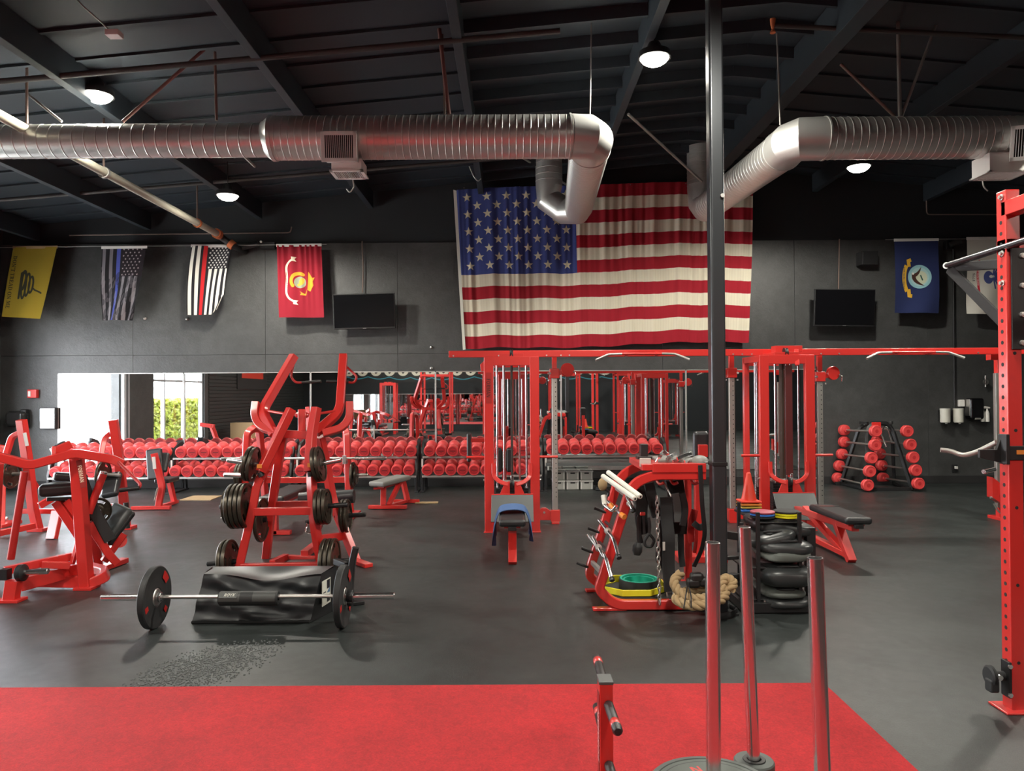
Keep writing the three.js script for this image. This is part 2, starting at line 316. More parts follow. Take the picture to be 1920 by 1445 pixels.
// ---------- lamps ----------
function highBay(p, label, power = LAMP_POWER) {
  const t = thing('high_bay_lamp', label, 'lamp', undefined), r = 0.155;
  part(t, 'housing', M.black, lathe([[0, 0.16], [0.06, 0.16], [0.075, 0.13], [0.08, 0.07], [0.17, 0.055], [r + 0.02, 0.02], [r + 0.02, -0.01], [r + 0.004, -0.01], [r + 0.004, 0.012], [0, 0.012]].reverse(), p, p.clone().add(V(0, 1, 0)), 32));
  part(t, 'lens', S({ color: 0xffffff, emissive: LAMP_COLOR, emissiveIntensity: 22 }), lathe([[0, -0.085], [r * 0.3, -0.082], [r * 0.6, -0.068], [r * 0.85, -0.042], [r * 0.97, -0.015], [r, 0.008], [0, 0.008]], p, p.clone().add(V(0, 1, 0)), 32, 1.2));
  part(t, 'cord', M.blackMatte, cyl(p.clone().add(V(0, 0.15, 0)), V(p.x, roofY(p.x) - 0.01, p.z), 0.006, 0.006, 6));
  rebase(t);
  const l = new THREE.SpotLight(LAMP_COLOR, power, 0, 1.5, 0.25, 2);
  l.position.set(p.x, p.y - 0.11, p.z); l.target.position.set(p.x, 0, p.z); l.castShadow = true; l.shadow.radius = 8; l.shadow.mapSize.set(1024, 1024);
  scene.add(l, l.target); return t;
}
highBay(P(182, 178, 8.2), 'round glowing high-bay lamp above the thinner stretch of duct');
highBay(P(1227, 108, 8.0), 'round glowing high-bay lamp hanging high between the duct elbow and the column');
highBay(P(427, 366, 11.4), 'round glowing high-bay lamp above the striped flag with one red line');
highBay(P(1610, 312, 10.85), 'round glowing high-bay lamp seen under the duct, above the navy flag wall');
for (const [x, z] of [[6.6, -7.7], [-4.4, -3.6], [1.5, -3.6], [-4.4, 2.6], [1.5, 2.6], [7.9, 2.6]]) highBay(V(x, roofY(x) - 0.85, z), 'round high-bay lamp of the other ceiling rows over the open floor').userData.group = 'high-bay lamps outside the picture';

// ---------- spiral ducts ----------
function spiral(a, b, r, pitch) {
  const L = a.distanceTo(b), prof = [], n = Math.max(1, Math.round(L / pitch)), p = L / n;
  for (let i = 0; i < n; i++) { const s = i * p; prof.push([r, s], [r, s + p * 0.86], [r + 0.003, s + p * 0.90], [r + 0.003, s + p * 0.96]); }
  prof.push([r, L]);
  return lathe(prof, a, b, 48, 0.35);
}
function gores(pts, r) { return sweep(roundProfile(r, 36), pts, { crease: 0.4 }); }
function bandRing(a, dir, r) { const d = dir.clone().normalize(); return lathe([[r - 0.004, 0], [r + 0.008, 0], [r + 0.010, 0.01], [r + 0.008, 0.02], [r - 0.004, 0.02]], a, a.clone().add(d), 36); }
{ const t = thing('spiral_duct', 'silver spiral air duct that narrows at a reducer, elbow before the flag stars', 'duct'), r = 0.2285, d = 8.0;
  const c = P(1085, 256, d), left = P(512, 256, d), nl = P(512, 259, d), far = P(1084, 391, 12.35), up = P(1029, 330, 12.8);
  const corner = V(P(1112, 256, d).x, c.y, -d);
  part(t, 'wide_run', M.galv, spiral(V(left.x, c.y, -d), V(corner.x - 0.22, c.y, -d), r, 0.075));
  part(t, 'narrow_run', M.galv, spiral(V(-9.38, c.y - 0.02, -d), V(left.x - 0.05, c.y - 0.02, -d), 0.177, 0.125));
  part(t, 'reducer', M.galv, lathe([[0.175, -0.10], [0.182, -0.08], [r + 0.012, -0.01], [r + 0.012, 0.03], [r - 0.01, 0.03]], V(left.x, c.y, -d), V(left.x + 1, c.y, -d), 36));
  const z1 = far.z + 0.15;
  part(t, 'near_elbow', M.galv, gores([V(corner.x - 0.24, c.y, -d), V(corner.x - 0.06, c.y, -d - 0.02), V(corner.x + 0.0, c.y, -d - 0.13), V(corner.x + 0.0, c.y, -d - 0.34)], r + 0.006), bandRing(V(corner.x - 0.24, c.y, -d), V(-1, 0, 0), r + 0.004), bandRing(V(corner.x, c.y, -d - 0.34), V(0, 0, -1), r + 0.004));
  part(t, 'return_run', M.galv, spiral(V(corner.x, c.y, -d - 0.34), V(far.x, far.y, z1), r, 0.11));
  part(t, 'far_elbow', M.galv, gores([V(far.x, far.y, z1), V(far.x, far.y, far.z - 0.12), V(far.x - 0.20, far.y + 0.04, far.z - 0.32), V(up.x, far.y + 0.25, far.z - 0.42), V(up.x, far.y + 0.5, far.z - 0.42)], r));
  part(t, 'riser', M.galv, spiral(V(up.x, far.y + 0.48, far.z - 0.42), V(up.x, roofY(up.x), far.z - 0.42), r, 0.11));
  rebase(t);
  const d2 = 8.3, c2 = P(1520, 260, d2), far2 = P(1326, 388, 12.5), t2 = thing('spiral_duct', 'silver spiral air duct of one width, bending beside the black column', 'duct'), cx = P(1492, 260, d2).x;
  part(t2, 'wide_run', M.galv, spiral(V(cx + 0.30, c2.y, -d2), V(12.5, c2.y, -d2), r, 0.085));
  part(t2, 'near_elbow', M.galv, gores([V(cx + 0.32, c2.y, -d2), V(cx + 0.06, c2.y, -d2 - 0.02), V(cx, c2.y, -d2 - 0.16), V(cx, c2.y, -d2 - 0.40)], r + 0.006), bandRing(V(cx + 0.30, c2.y, -d2), V(1, 0, 0), r + 0.004), bandRing(V(cx, c2.y, -d2 - 0.40), V(0, 0, -1), r + 0.004));
  part(t2, 'return_run', M.galv, spiral(V(cx, c2.y, -d2 - 0.40), V(far2.x, far2.y, far2.z + 0.1), r, 0.12));
  part(t2, 'far_elbow', M.galv, gores([V(far2.x, far2.y, far2.z + 0.1), V(far2.x, far2.y + 0.02, far2.z - 0.12), V(far2.x - 0.02, far2.y + 0.12, far2.z - 0.26), V(far2.x - 0.03, far2.y + 0.4, far2.z - 0.3)], r));
  part(t2, 'riser', M.galv, spiral(V(far2.x - 0.03, far2.y + 0.38, far2.z - 0.3), V(far2.x - 0.03, roofY(far2.x), far2.z - 0.3), r, 0.07));
  rebase(t2);
  const st = P(1080, 184, 11.6);
  const s3 = thing('duct_stub', 'short black duct stub open at the bottom, next to the duct riser', 'duct'); part(s3, 'collar', M.blackMatte, pipe(V(st.x, st.y, st.z), V(st.x, roofY(st.x), st.z), 0.20, 0.194, 32)); rebase(s3);

  // hangers and sway braces of the ducts
  const hang = (name, label, cat, m, a, b, rad) => single(name, label, cat, m, [cyl(a, b, rad, rad, 8)]);
  const top = (px, py, d) => P(px, py, d);
  hang('hanger_rod', 'thin vertical rod holding the narrow stretch of duct', 'rod', M.brace, top(402, 62, 8.0), top(406, 226, 8.0), 0.016);
  hang('sway_brace', 'slanted rusty brace rising from the narrow duct to a roof purlin', 'brace', M.braceRed, top(230, 228, 7.95), top(418, 62, 7.95), 0.018);
  hang('sway_brace', 'short pale slanted brace under the lamp at the narrow duct', 'brace', M.rodGrey, top(52, 176, 8.0), top(116, 228, 8.0), 0.014);
  hang('sprinkler_drop', 'long slim red pipe dropping steeply onto the wide duct', 'pipe', M.braceRed, P(808, -80, 7.95), P(842, 214, 8.0), 0.022);
  hang('hanger_rod', 'thin upright grey rod dropping beside the slim red pipe', 'rod', M.brace, P(828, 20, 8.1), P(834, 214, 8.1), 0.012);
  hang('hanger_rod', 'long thin vertical wire down to the duct elbow', 'rod', M.rodGrey, P(1111, -70, 8.05), P(1106, 216, 8.05), 0.008);
  hang('hanger_rod', 'thin rod holding the duct bend beside the black column', 'rod', M.rodGrey, P(1452, -60, 8.5), P(1463, 234, 8.5), 0.011);
  hang('hanger_rod', 'upright strut of the three that meet on the duct', 'rod', M.rodGrey, P(1682, -60, 8.3), P(1687, 220, 8.3), 0.022);
  hang('sway_brace', 'longest slanted strut of the three that meet on the duct', 'brace', M.rodGrey, P(1690, 220, 8.3), P(1795, -60, 8.3), 0.017);
  hang('sway_brace', 'short dark slanted strut of the three that meet on the duct', 'brace', M.brace, P(1576, 120, 8.3), P(1678, 219, 8.3), 0.017);
  hang('sway_brace', 'bare grey tie rod slanting down towards the column', 'brace', M.rodGrey, P(1178, 214, 9.2), P(1316, 340, 11.6), 0.018);
  hang('sway_brace', 'thin grey tie rod crossing behind the duct riser', 'brace', M.rodGrey, P(975, 293, 12.6), P(1062, 346, 13.2), 0.018);
}

// ---------- supply registers ----------
function register(label, m4, w, h, depth) {
  const t = thing('air_register', label, 'air vent');
  part(t, 'collar', M.white, box(0, 0, -depth / 2, w - 0.04, h - 0.04, depth));
  part(t, 'frame', M.white, box(0, h / 2 - 0.02, 0.01, w, 0.04, 0.02), box(0, -h / 2 + 0.02, 0.01, w, 0.04, 0.02), box(-w / 2 + 0.02, 0, 0.01, 0.04, h, 0.02), box(w / 2 - 0.02, 0, 0.01, 0.04, h, 0.02));
  part(t, 'backing', M.blackMatte, box(0, 0, 0.004, w - 0.07, h - 0.07, 0.006, 0));
  for (let i = 0; i < 14; i++) part(t, 'louvre', M.white, box(-w / 2 + 0.055 + i * (w - 0.11) / 13, 0, 0.012, 0.006, h - 0.08, 0.012, 0.001));
  for (const c of t.children) c.geometry.applyMatrix4(m4);
  return rebase(t);
}
{ const a = P(636, 275, 7.7), e = new THREE.Euler(0.12, 0, 0);
  register('white louvred air vent on the front of the silver duct, over the TV', new THREE.Matrix4().makeRotationFromEuler(e).setPosition(a), 0.37, 0.31, 0.16);
  const b = P(655, 322, 8.0); register('white air vent box facing the floor under the wide duct', new THREE.Matrix4().makeRotationX(Math.PI / 2).setPosition(b.x, b.y - 0.02, b.z), 0.36, 0.32, 0.12);
  const c = P(1938, 266, 7.95); register('white louvred air vent on the front of the duct above the red rack', new THREE.Matrix4().makeRotationFromEuler(new THREE.Euler(0.12, -0.5, 0)).setPosition(c), 0.42, 0.37, 0.18);
  const d = P(1874, 324, 8.3); register('white air vent box facing the floor, near the top of the red rack', new THREE.Matrix4().makeRotationX(Math.PI / 2).setPosition(d.x, d.y - 0.02, d.z), 0.46, 0.36, 0.2); }

// ---------- sprinkler and conduit pipes ----------
{ const a = P(405, 437, 13.0), near = V(a.x, a.y + 0.02, -2.0);
  const t = thing('sprinkler_main', 'thick pale sprinkler main running towards the back wall, rusty at its end', 'pipe');
  part(t, 'pipe_run', M.pipePaint, cyl(near, a, 0.056, 0.056, 18));
  for (const d of [7.9, 9.4, 12.2]) { part(t, 'hanger_ring', d > 12 ? M.rust : M.rodGrey, lathe([[0.06, 0], [0.074, 0], [0.074, 0.05], [0.06, 0.05]], V(a.x, a.y, -d), V(a.x, a.y, -d - 1), 18)); part(t, 'hanger_strap', M.brace, cyl(V(a.x, a.y + 0.06, -d - 0.02), V(a.x, roofY(a.x), -d - 0.02), 0.014, 0.014, 6)); }
  part(t, 'coupling', M.rust, lathe([[0.06, 0], [0.085, 0.0], [0.085, 0.05], [0.07, 0.06], [0.085, 0.07], [0.085, 0.12], [0.06, 0.12]], a, V(a.x, a.y, a.z - 1), 16));
  part(t, 'end_elbow', M.black, rod([V(a.x, a.y, a.z - 0.1), V(a.x, a.y - 0.02, a.z - 0.25), V(a.x + 0.18, a.y - 0.16, a.z - 0.32), V(a.x + 0.25, a.y - 0.18, ZB)], 0.06, 0.08));
  part(t, 'end_coupling', M.rust, lathe([[0.05, 0], [0.08, 0], [0.08, 0.09], [0.05, 0.09]], V(a.x + 0.12, a.y - 0.11, a.z - 0.30), V(a.x + 0.6, a.y - 0.5, a.z - 0.4), 14));
  rebase(t);
  const line = (label, m, a, b, r) => single('sprinkler_pipe', label, 'pipe', m, [cyl(a, b, r, r, 10)]);
  line('dark sprinkler branch pipe crossing above the first lamp, under the roof', M.pipeDark, P(-80, 160, 7.6), P(1050, 58, 7.6), 0.030);
  line('dark sprinkler branch pipe crossing behind the silver ducts', M.pipeDark, P(-60, 380, 11.5), P(1000, 292, 11.5), 0.028);
  { const t3 = thing('sprinkler_pipe', 'dark sprinkler branch pipe with a rusty spray head at its end', 'pipe'); part(t3, 'pipe_run', M.pipeDark, cyl(P(1452, 48, 7.9), P(1990, 74, 7.9), 0.026, 0.026, 10)); part(t3, 'spray_head', M.rust, lathe([[0, -0.09], [0.03, -0.09], [0.03, -0.08], [0.012, -0.05], [0.025, 0], [0.03, 0.06], [0, 0.06]], P(1449, 46, 7.9), P(1449, -40, 7.9), 12)); rebase(t3); }
  // black conduits on the back wall
  const cd = (label, pts, m = M.brace, r = 0.012) => single('wall_conduit', label, 'conduit', m, [rod(pts.map(([x, y, d = 13.69]) => P(x, y, d)), r, 0.06)]);
  cd('thin horizontal conduit above the row of four flags', [[130, 441], [545, 436], [547, 425]]);
  cd('thin conduit dropping to the television next to the red flag', [[679, 452], [681, 500], [680, 548]]);
  cd('thin conduit loop high on the wall above the navy flag', [[1737, 375], [1738, 402], [1900, 402]]);
  cd('thin vertical conduit down to the television beside the navy flag', [[1574, 448], [1572, 545]]);
  cd('long thin conduit running down the wall between the navy and white flags', [[1787, 465], [1789, 650], [1790, 765]], M.black, 0.014);
  single('flag_wire', 'thin wire from which the row of four flags hangs', 'wire', M.rodGrey, [cyl(P(-10, 464, 13.4), P(612, 458, 13.4), 0.005, 0.005, 6)]);
  single('flag_wire', 'thin wire from which the navy and white flags hang', 'wire', M.rodGrey, [cyl(P(1660, 449, 13.4), P(1990, 446, 13.4), 0.005, 0.005, 6)]);
  const sp = P(152, 58, 7.0); const jb = thing('junction_box', 'small white junction box with a pale cable under the roof', 'junction box'); const q = P(214, 64, 6.6);
  part(jb, 'cover', M.white, box(q.x, q.y, q.z, 0.12, 0.05, 0.1)); part(jb, 'cable', M.rodGrey, rod([P(136, -10, 6.5), P(158, 14, 6.5), P(188, 40, 6.55), P(209, 61, 6.58)], 0.007, 0.05)); rebase(jb);
  single('ceiling_hook', 'wire hook hanging under the white vent box', 'hook', M.rodGrey, [rod([P(660, 326, 7.9), P(664, 350, 8.8), P(656, 362, 8.8), P(650, 354, 8.8)], 0.008, 0.03)]);
  single('ceiling_hook', 'bent wire hook hanging from the purlin below the wide duct', 'hook', M.rodGrey, [rod([P(880, 312, 11.6), P(888, 330, 11.6), P(896, 340, 11.6), P(902, 335, 11.6)], 0.010, 0.03)]);
  single('ceiling_hook', 'wire hook under the vent box above the red rack', 'hook', M.rodGrey, [rod([P(1842, 334, 8.9), P(1844, 350, 8.9), P(1852, 358, 8.9)], 0.008, 0.03)]);
  single('sway_brace', 'short pale brace slanting below the thin duct, near the reducer', 'brace', M.rodGrey, [cyl(P(452, 287, 8.6), P(478, 312, 9.2), 0.016, 0.016, 8)]);
}
// ---------- flags ----------
function flagCloth(corners, d, wave, nu = 40, nv = 40) {      // corners in photo pixels TL TR BR BL on the plane at distance d
  const [tl, tr, br, bl] = corners.map(([x, y]) => P(x, y, d));
  return sheet(nu, nv, (u, v) => { const w = wave(u, 1 - v); return tl.clone().multiplyScalar((1 - u) * v).addScaledVector(tr, u * v).addScaledVector(br, u * (1 - v)).addScaledVector(bl, (1 - u) * (1 - v)).add(V(w[1] ?? 0, w[2] ?? 0, w[0])); });
}
const cloth = (tex) => S({ map: tex, roughness: 0.9, side: THREE.DoubleSide });
function star(c, x, y, r, rot = 0) { c.beginPath(); for (let k = 0; k < 10; k++) { const a = -Math.PI / 2 + rot + k * Math.PI / 5, q = k % 2 ? r * 0.4 : r; c.lineTo(x + q * Math.cos(a), y + q * Math.sin(a)); } c.closePath(); c.fill(); }
{ const tex = canvas(2048, 1080, (c, w, h) => {
    for (let i = 0; i < 13; i++) { c.fillStyle = i % 2 ? '#d9d2bd' : '#9c1024'; c.fillRect(0, i * h / 13, w, h / 13 + 1); }
    c.fillStyle = '#3a4787'; c.fillRect(0, 0, w * 0.4, h * 7 / 13);
    c.fillStyle = '#d9d2b4'; for (let r = 0; r < 9; r++) for (let k = 0; k < (r % 2 ? 5 : 6); k++) star(c, w * 0.4 * ((r % 2 ? 2 : 1) + k * 2) / 12, h * 7 / 13 * (r + 1) / 10, 33);
    c.fillStyle = 'rgba(60,40,30,0.05)'; for (let i = 0; i < 200; i++) c.fillRect((i * 977) % w, 0, 2, h);
  });
  const t = thing('national_flag', 'huge red, white and blue flag with stars and stripes on the back wall', 'flag');
  const ph = (u) => Math.sin(u * 171 + 2 * Math.sin(u * 23)) * 0.011 + Math.sin(u * 67 + 1.3 * Math.sin(u * 11)) * 0.014 + Math.sin(u * 290 + 3 * Math.sin(u * 31)) * 0.005;
  part(t, 'cloth', cloth(tex), flagCloth([[856, 358], [1412, 343], [1405, 640], [873, 655]], 13.52, (u, v) => [ph(u + v * 0.008) * (0.55 + 0.45 * Math.sin(v * 3.1)) + 0.03 * Math.sin(v * 5 + u * 6), 0, Math.sin(u * Math.PI) * 0.06 * (1 - v) - 0.012 * Math.sin(u * 40) * v + 0.02 * Math.sin(u * 9 + 1)], 420, 40));
  part(t, 'heading_band', M.whitePlastic, flagCloth([[850, 356], [856, 358], [873, 655], [868, 656]], 13.53, () => [0.02], 2, 12));
  for (let i = 0; i < 6; i++) part(t, 'grommet', M.brace, cyl(P(870 + i * 104, 352 - i * 2, 13.5), P(870 + i * 104, 352 - i * 2, 13.74), 0.012, 0.012, 8));
  rebase(t); }
function smallFlag(label, corners, tex, wave, rodCol = M.white) {
  const t = thing('hanging_flag', label, 'flag'); part(t, 'cloth', cloth(tex), flagCloth(corners, 13.4, wave, 36, 48));
  const a = P(corners[0][0] - 1, corners[0][1], 13.4), b = P(corners[1][0] + 1, corners[1][1], 13.4);
  part(t, 'header', rodCol, beam(a, b, 0.012, 0.05, 0.004)); rebase(t); return t;
}
smallFlag('yellow flag hung on end with a dark coiled snake', [[25, 464], [107, 463], [78, 598], [7, 594]], canvas(256, 420, (c, w, h) => {
  c.fillStyle = '#8f7a1c'; c.fillRect(0, 0, w, h); c.save(); c.translate(w / 2, h / 2); c.rotate(Math.PI / 2); c.scale(1.32, 1.12);
  c.strokeStyle = '#2a2a1c'; c.fillStyle = '#2a2a1c'; c.lineCap = 'round'; c.lineJoin = 'round';
  c.lineWidth = 13; c.beginPath(); c.moveTo(70, 40); c.lineTo(-40, 44); c.bezierCurveTo(-60, 20, -20, 10, 30, 26); c.stroke();
  c.lineWidth = 11; for (const [y, r] of [[24, 62], [2, 50], [-20, 36]]) { c.beginPath(); c.ellipse(10, y, r, 13, -0.12, 0, 7); c.stroke(); }
  c.lineWidth = 7; c.beginPath(); c.moveTo(22, -34); c.bezierCurveTo(40, -50, 34, -62, 46, -84); c.stroke();
  c.font = 'bold 27px serif'; c.textAlign = 'center'; c.fillText("DON'T TREAD ON ME", 0, 102, 240); c.restore();
}), (u, v) => [0.05 * v + 0.015 * Math.sin(u * 9 + v * 3)], M.tan);
smallFlag('black and white flag with one blue line, crumpled', [[191, 464], [275, 463], [250, 600], [190, 600]], canvas(256, 420, (c, w, h) => {
  c.fillStyle = '#15141a'; c.fillRect(0, 0, w, h); for (let i = 0; i < 6; i++) { c.fillStyle = '#77737a'; c.fillRect(w * (0.02 + i * 0.165), i > 2 ? h * 0.40 : 0, w * 0.075, h); }
  c.fillStyle = '#4752a4'; c.fillRect(w * 0.345, 0, w * 0.085, h); c.fillStyle = '#191018'; c.fillRect(w * 0.46, 0, w * 0.54, h * 0.40);
  c.fillStyle = '#a59a9c'; for (let r = 0; r < 9; r++) for (let k = 0; k < (r % 2 ? 4 : 5); k++) star(c, w * (0.5 + ((r % 2 ? 0.05 : 0) + k * 0.1)), h * (0.03 + r * 0.043), 7, 1.57);
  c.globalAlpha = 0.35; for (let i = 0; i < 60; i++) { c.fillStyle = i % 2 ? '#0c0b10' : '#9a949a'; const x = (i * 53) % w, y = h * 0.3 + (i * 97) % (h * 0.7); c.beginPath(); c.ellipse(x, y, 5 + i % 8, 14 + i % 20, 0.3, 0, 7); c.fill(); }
}), (u, v) => [0.06 * Math.sin(u * 8 + v * 4) * v + 0.05 * Math.max(0, u + v - 1.2) * Math.sin(u * 26 + v * 10), -0.05 * u * v * v]);
smallFlag('black and white striped flag with one red line, lower corner folded', [[359, 461], [435, 461], [416, 590], [350, 590]], canvas(256, 420, (c, w, h) => {
  c.fillStyle = '#17151b'; c.fillRect(0, 0, w, h); for (let i = 0; i < 7; i++) { c.fillStyle = '#d2cfc6'; c.fillRect(w * (0.03 + i * 0.154), i > 2 ? h * 0.33 : 0, w * 0.085, h); }
  c.fillStyle = '#17151b'; c.fillRect(w * 0.33, 0, w * 0.12, h); c.fillStyle = '#b3161c'; c.fillRect(w * 0.325, 0, w * 0.095, h); c.fillStyle = '#121118'; c.fillRect(w * 0.44, 0, w * 0.56, h * 0.33);
  c.fillStyle = '#d6d4cf'; for (let r = 0; r < 9; r++) for (let k = 0; k < (r % 2 ? 5 : 6); k++) star(c, w * (0.485 + ((r % 2 ? 0.046 : 0) + k * 0.092)), h * (0.028 + r * 0.035), 8.5, 1.57);
}), (u, v) => [0.035 * Math.sin(u * 7 + v * 3) + (u > 0.72 && v > 0.72 ? 0.12 * (u - 0.72) : 0), -0.02 * Math.sin(v * 3.1) - (u + v > 1.72 ? (u + v - 1.72) * 0.30 : 0), u + v > 1.72 ? (u + v - 1.72) * 0.35 : 0]);
smallFlag('red flag with a yellow eagle, grey globe and white scroll', [[519, 460], [602, 459], [608, 595], [523, 595]], canvas(320, 520, (c, w, h) => {
  c.fillStyle = '#8c0e24'; c.fillRect(0, 0, w, h); c.lineCap = 'round';
  c.strokeStyle = '#e6dcc4'; c.lineWidth = 14; c.beginPath(); c.moveTo(112, 104); c.bezierCurveTo(40, 130, 70, 190, 66, 240); c.bezierCurveTo(64, 300, 50, 340, 70, 372); c.bezierCurveTo(82, 392, 100, 396, 116, 408); c.stroke();
  c.fillStyle = '#e6dcc4'; for (const [x, y] of [[116, 100], [120, 412]]) { c.beginPath(); c.moveTo(x - 14, y - 18); c.lineTo(x + 22, y - 14); c.lineTo(x + 8, y); c.lineTo(x + 20, y + 18); c.lineTo(x - 14, y + 12); c.fill(); }
  c.fillStyle = '#8f2030'; c.save(); c.translate(64, 250); c.rotate(-Math.PI / 2 - 0.02); c.font = 'bold 12px sans-serif'; c.textAlign = 'center'; c.fillText('U.S. MARINE CORPS', 0, 5, 190); c.restore();
  c.strokeStyle = '#d29a26'; c.lineWidth = 24; c.beginPath(); c.arc(150, 258, 54, 2.5, 5.3); c.stroke();
  c.fillStyle = '#8d937c'; c.beginPath(); c.arc(158, 268, 42, 0, 7); c.fill(); c.fillStyle = '#d2a83a'; c.beginPath(); c.ellipse(170, 262, 18, 26, 0.4, 0, 7); c.fill(); c.beginPath(); c.ellipse(150, 286, 12, 9, 0, 0, 7); c.fill();
  c.fillStyle = '#dc9c2a'; c.beginPath(); c.moveTo(218, 190); c.lineTo(246, 236); c.lineTo(262, 232); c.lineTo(248, 262); c.lineTo(252, 290); c.lineTo(226, 334); c.lineTo(208, 320); c.lineTo(214, 262); c.closePath(); c.fill();
  c.beginPath(); c.moveTo(208, 312); c.lineTo(190, 352); c.lineTo(150, 330); c.lineTo(164, 344); c.lineTo(152, 358); c.lineTo(196, 362); c.closePath(); c.fill();
}), (u, v) => [0.022 * Math.sin(u * 42 + 2 * Math.sin(u * 9)) * (1 - v) + 0.025 * Math.sin(u * 7) * v]);
smallFlag('navy blue flag with a pale round eagle seal and gold scroll', [[1677, 450], [1759, 449], [1761, 587], [1679, 586]], canvas(320, 520, (c, w, h) => {
  c.fillStyle = '#182450'; c.fillRect(0, 0, w, h); c.fillStyle = '#86b4bc'; c.beginPath(); c.arc(182, 262, 84, 0, 7); c.fill(); c.fillStyle = '#9dbfc0'; c.beginPath(); c.arc(182, 262, 66, 0, 7); c.fill(); c.fillStyle = '#b9bfa6'; c.beginPath(); c.ellipse(196, 268, 40, 46, 0, 0, 7); c.fill();
  c.fillStyle = '#3f241c'; c.beginPath(); c.moveTo(126, 236); c.bezierCurveTo(150, 250, 176, 222, 196, 190); c.bezierCurveTo(190, 226, 178, 250, 156, 262); c.bezierCurveTo(158, 288, 190, 310, 216, 326); c.bezierCurveTo(176, 322, 140, 306, 128, 268); c.closePath(); c.fill(); c.fillStyle = '#dfe0d6'; c.beginPath(); c.arc(136, 240, 8, 0, 7); c.fill();
  c.strokeStyle = '#1f4b44'; c.lineWidth = 9; c.beginPath(); c.moveTo(190, 250); c.lineTo(204, 288); c.stroke();
  c.lineCap = 'butt'; c.strokeStyle = '#cfa02a'; c.lineWidth = 30; c.beginPath(); c.moveTo(86, 182); c.bezierCurveTo(62, 230, 62, 310, 92, 366); c.stroke(); c.lineWidth = 26; c.beginPath(); c.moveTo(120, 142); c.lineTo(100, 150); c.lineTo(106, 192); c.stroke(); c.beginPath(); c.moveTo(104, 350); c.lineTo(108, 396); c.lineTo(128, 400); c.stroke();
  c.save(); c.translate(70, 272); c.rotate(-Math.PI / 2); c.fillStyle = '#283055'; c.font = 'bold 20px sans-serif'; c.textAlign = 'center'; c.fillText('UNITED STATES NAVY', 0, 4, 160); c.restore();
}), (u, v) => [0.035 * Math.sin(u * 6 + v * 4) * v]);
smallFlag('white flag with a blue emblem and red scroll behind the black bracket', [[1813, 447], [1895, 446], [1893, 590], [1813, 588]], canvas(320, 520, (c, w, h) => {
  c.fillStyle = '#c9c6bc'; c.fillRect(0, 0, w, h); c.strokeStyle = '#b02030'; c.lineWidth = 16; c.beginPath(); c.moveTo(96, 150); c.bezierCurveTo(76, 220, 84, 280, 92, 370); c.stroke(); c.fillStyle = '#394478';
  c.beginPath(); c.ellipse(160, 268, 34, 44, 0, 0, 7); c.fill(); for (let i = -4; i < 5; i++) { c.save(); c.translate(190, 262); c.rotate(i * 0.34); c.fillRect(10, -6, 76, 11); c.restore(); } c.fillStyle = '#c9c6bc'; c.beginPath(); c.ellipse(178, 262, 14, 10, 0, 0, 7); c.fill();
  c.save(); c.translate(56, 268); c.rotate(-Math.PI / 2); c.fillStyle = '#33333a'; c.font = 'bold 26px serif'; c.textAlign = 'center'; c.fillText('1775', 0, 8); c.restore();
  c.save(); c.translate(86, 262); c.rotate(-Math.PI / 2); c.fillStyle = '#e8e2d8'; c.font = 'bold 12px sans-serif'; c.textAlign = 'center'; c.fillText('UNITED STATES ARMY', 0, 4, 180); c.restore();
}), (u, v) => [0.03 * Math.sin(u * 7 + v * 6) * v], M.white);

// ---------- televisions ----------
function tv(label, quad) {
  const t = thing('television', label, 'television'), d = 13.4, c = quad.map(([x, y]) => P(x, y, d));
  const w = c[0].distanceTo(c[1]), h = c[0].distanceTo(c[3]), ctr = c[0].clone().add(c[1]).add(c[2]).add(c[3]).multiplyScalar(0.25);
  const ex = c[1].clone().sub(c[0]).normalize(), ey = c[0].clone().sub(c[3]); ey.addScaledVector(ex, -ey.dot(ex)).normalize();
  const m = new THREE.Matrix4().makeBasis(ex, ey, V().crossVectors(ex, ey)).setPosition(ctr).multiply(new THREE.Matrix4().makeRotationX(0.06));
  part(t, 'casing', M.black, box(0, 0, -0.03, w, h, 0.05, 0.01).applyMatrix4(m)); part(t, 'screen', M.screen, box(0, 0.006, -0.003, w - 0.03, h - 0.045, 0.008, 0.001).applyMatrix4(m));
  part(t, 'maker_mark', M.steel, box(0, -h / 2 + 0.011, -0.002, 0.06, 0.006, 0.006, 0.001).applyMatrix4(m));
  part(t, 'wall_bracket', M.black, box(0, 0, -0.185, 0.3, 0.3, 0.31, 0.01).applyMatrix4(m), box(0, -h / 2 - 0.0, -0.06, 0.2, 0.03, 0.04).applyMatrix4(m)); rebase(t);
}
tv('black flat television on the wall between the red flag and the huge flag', [[623, 552], [739, 549], [741, 614], [627, 618]]);
tv('black flat television on the wall beside the navy flag', [[1531, 543], [1645, 544], [1640, 608], [1521, 612]]);

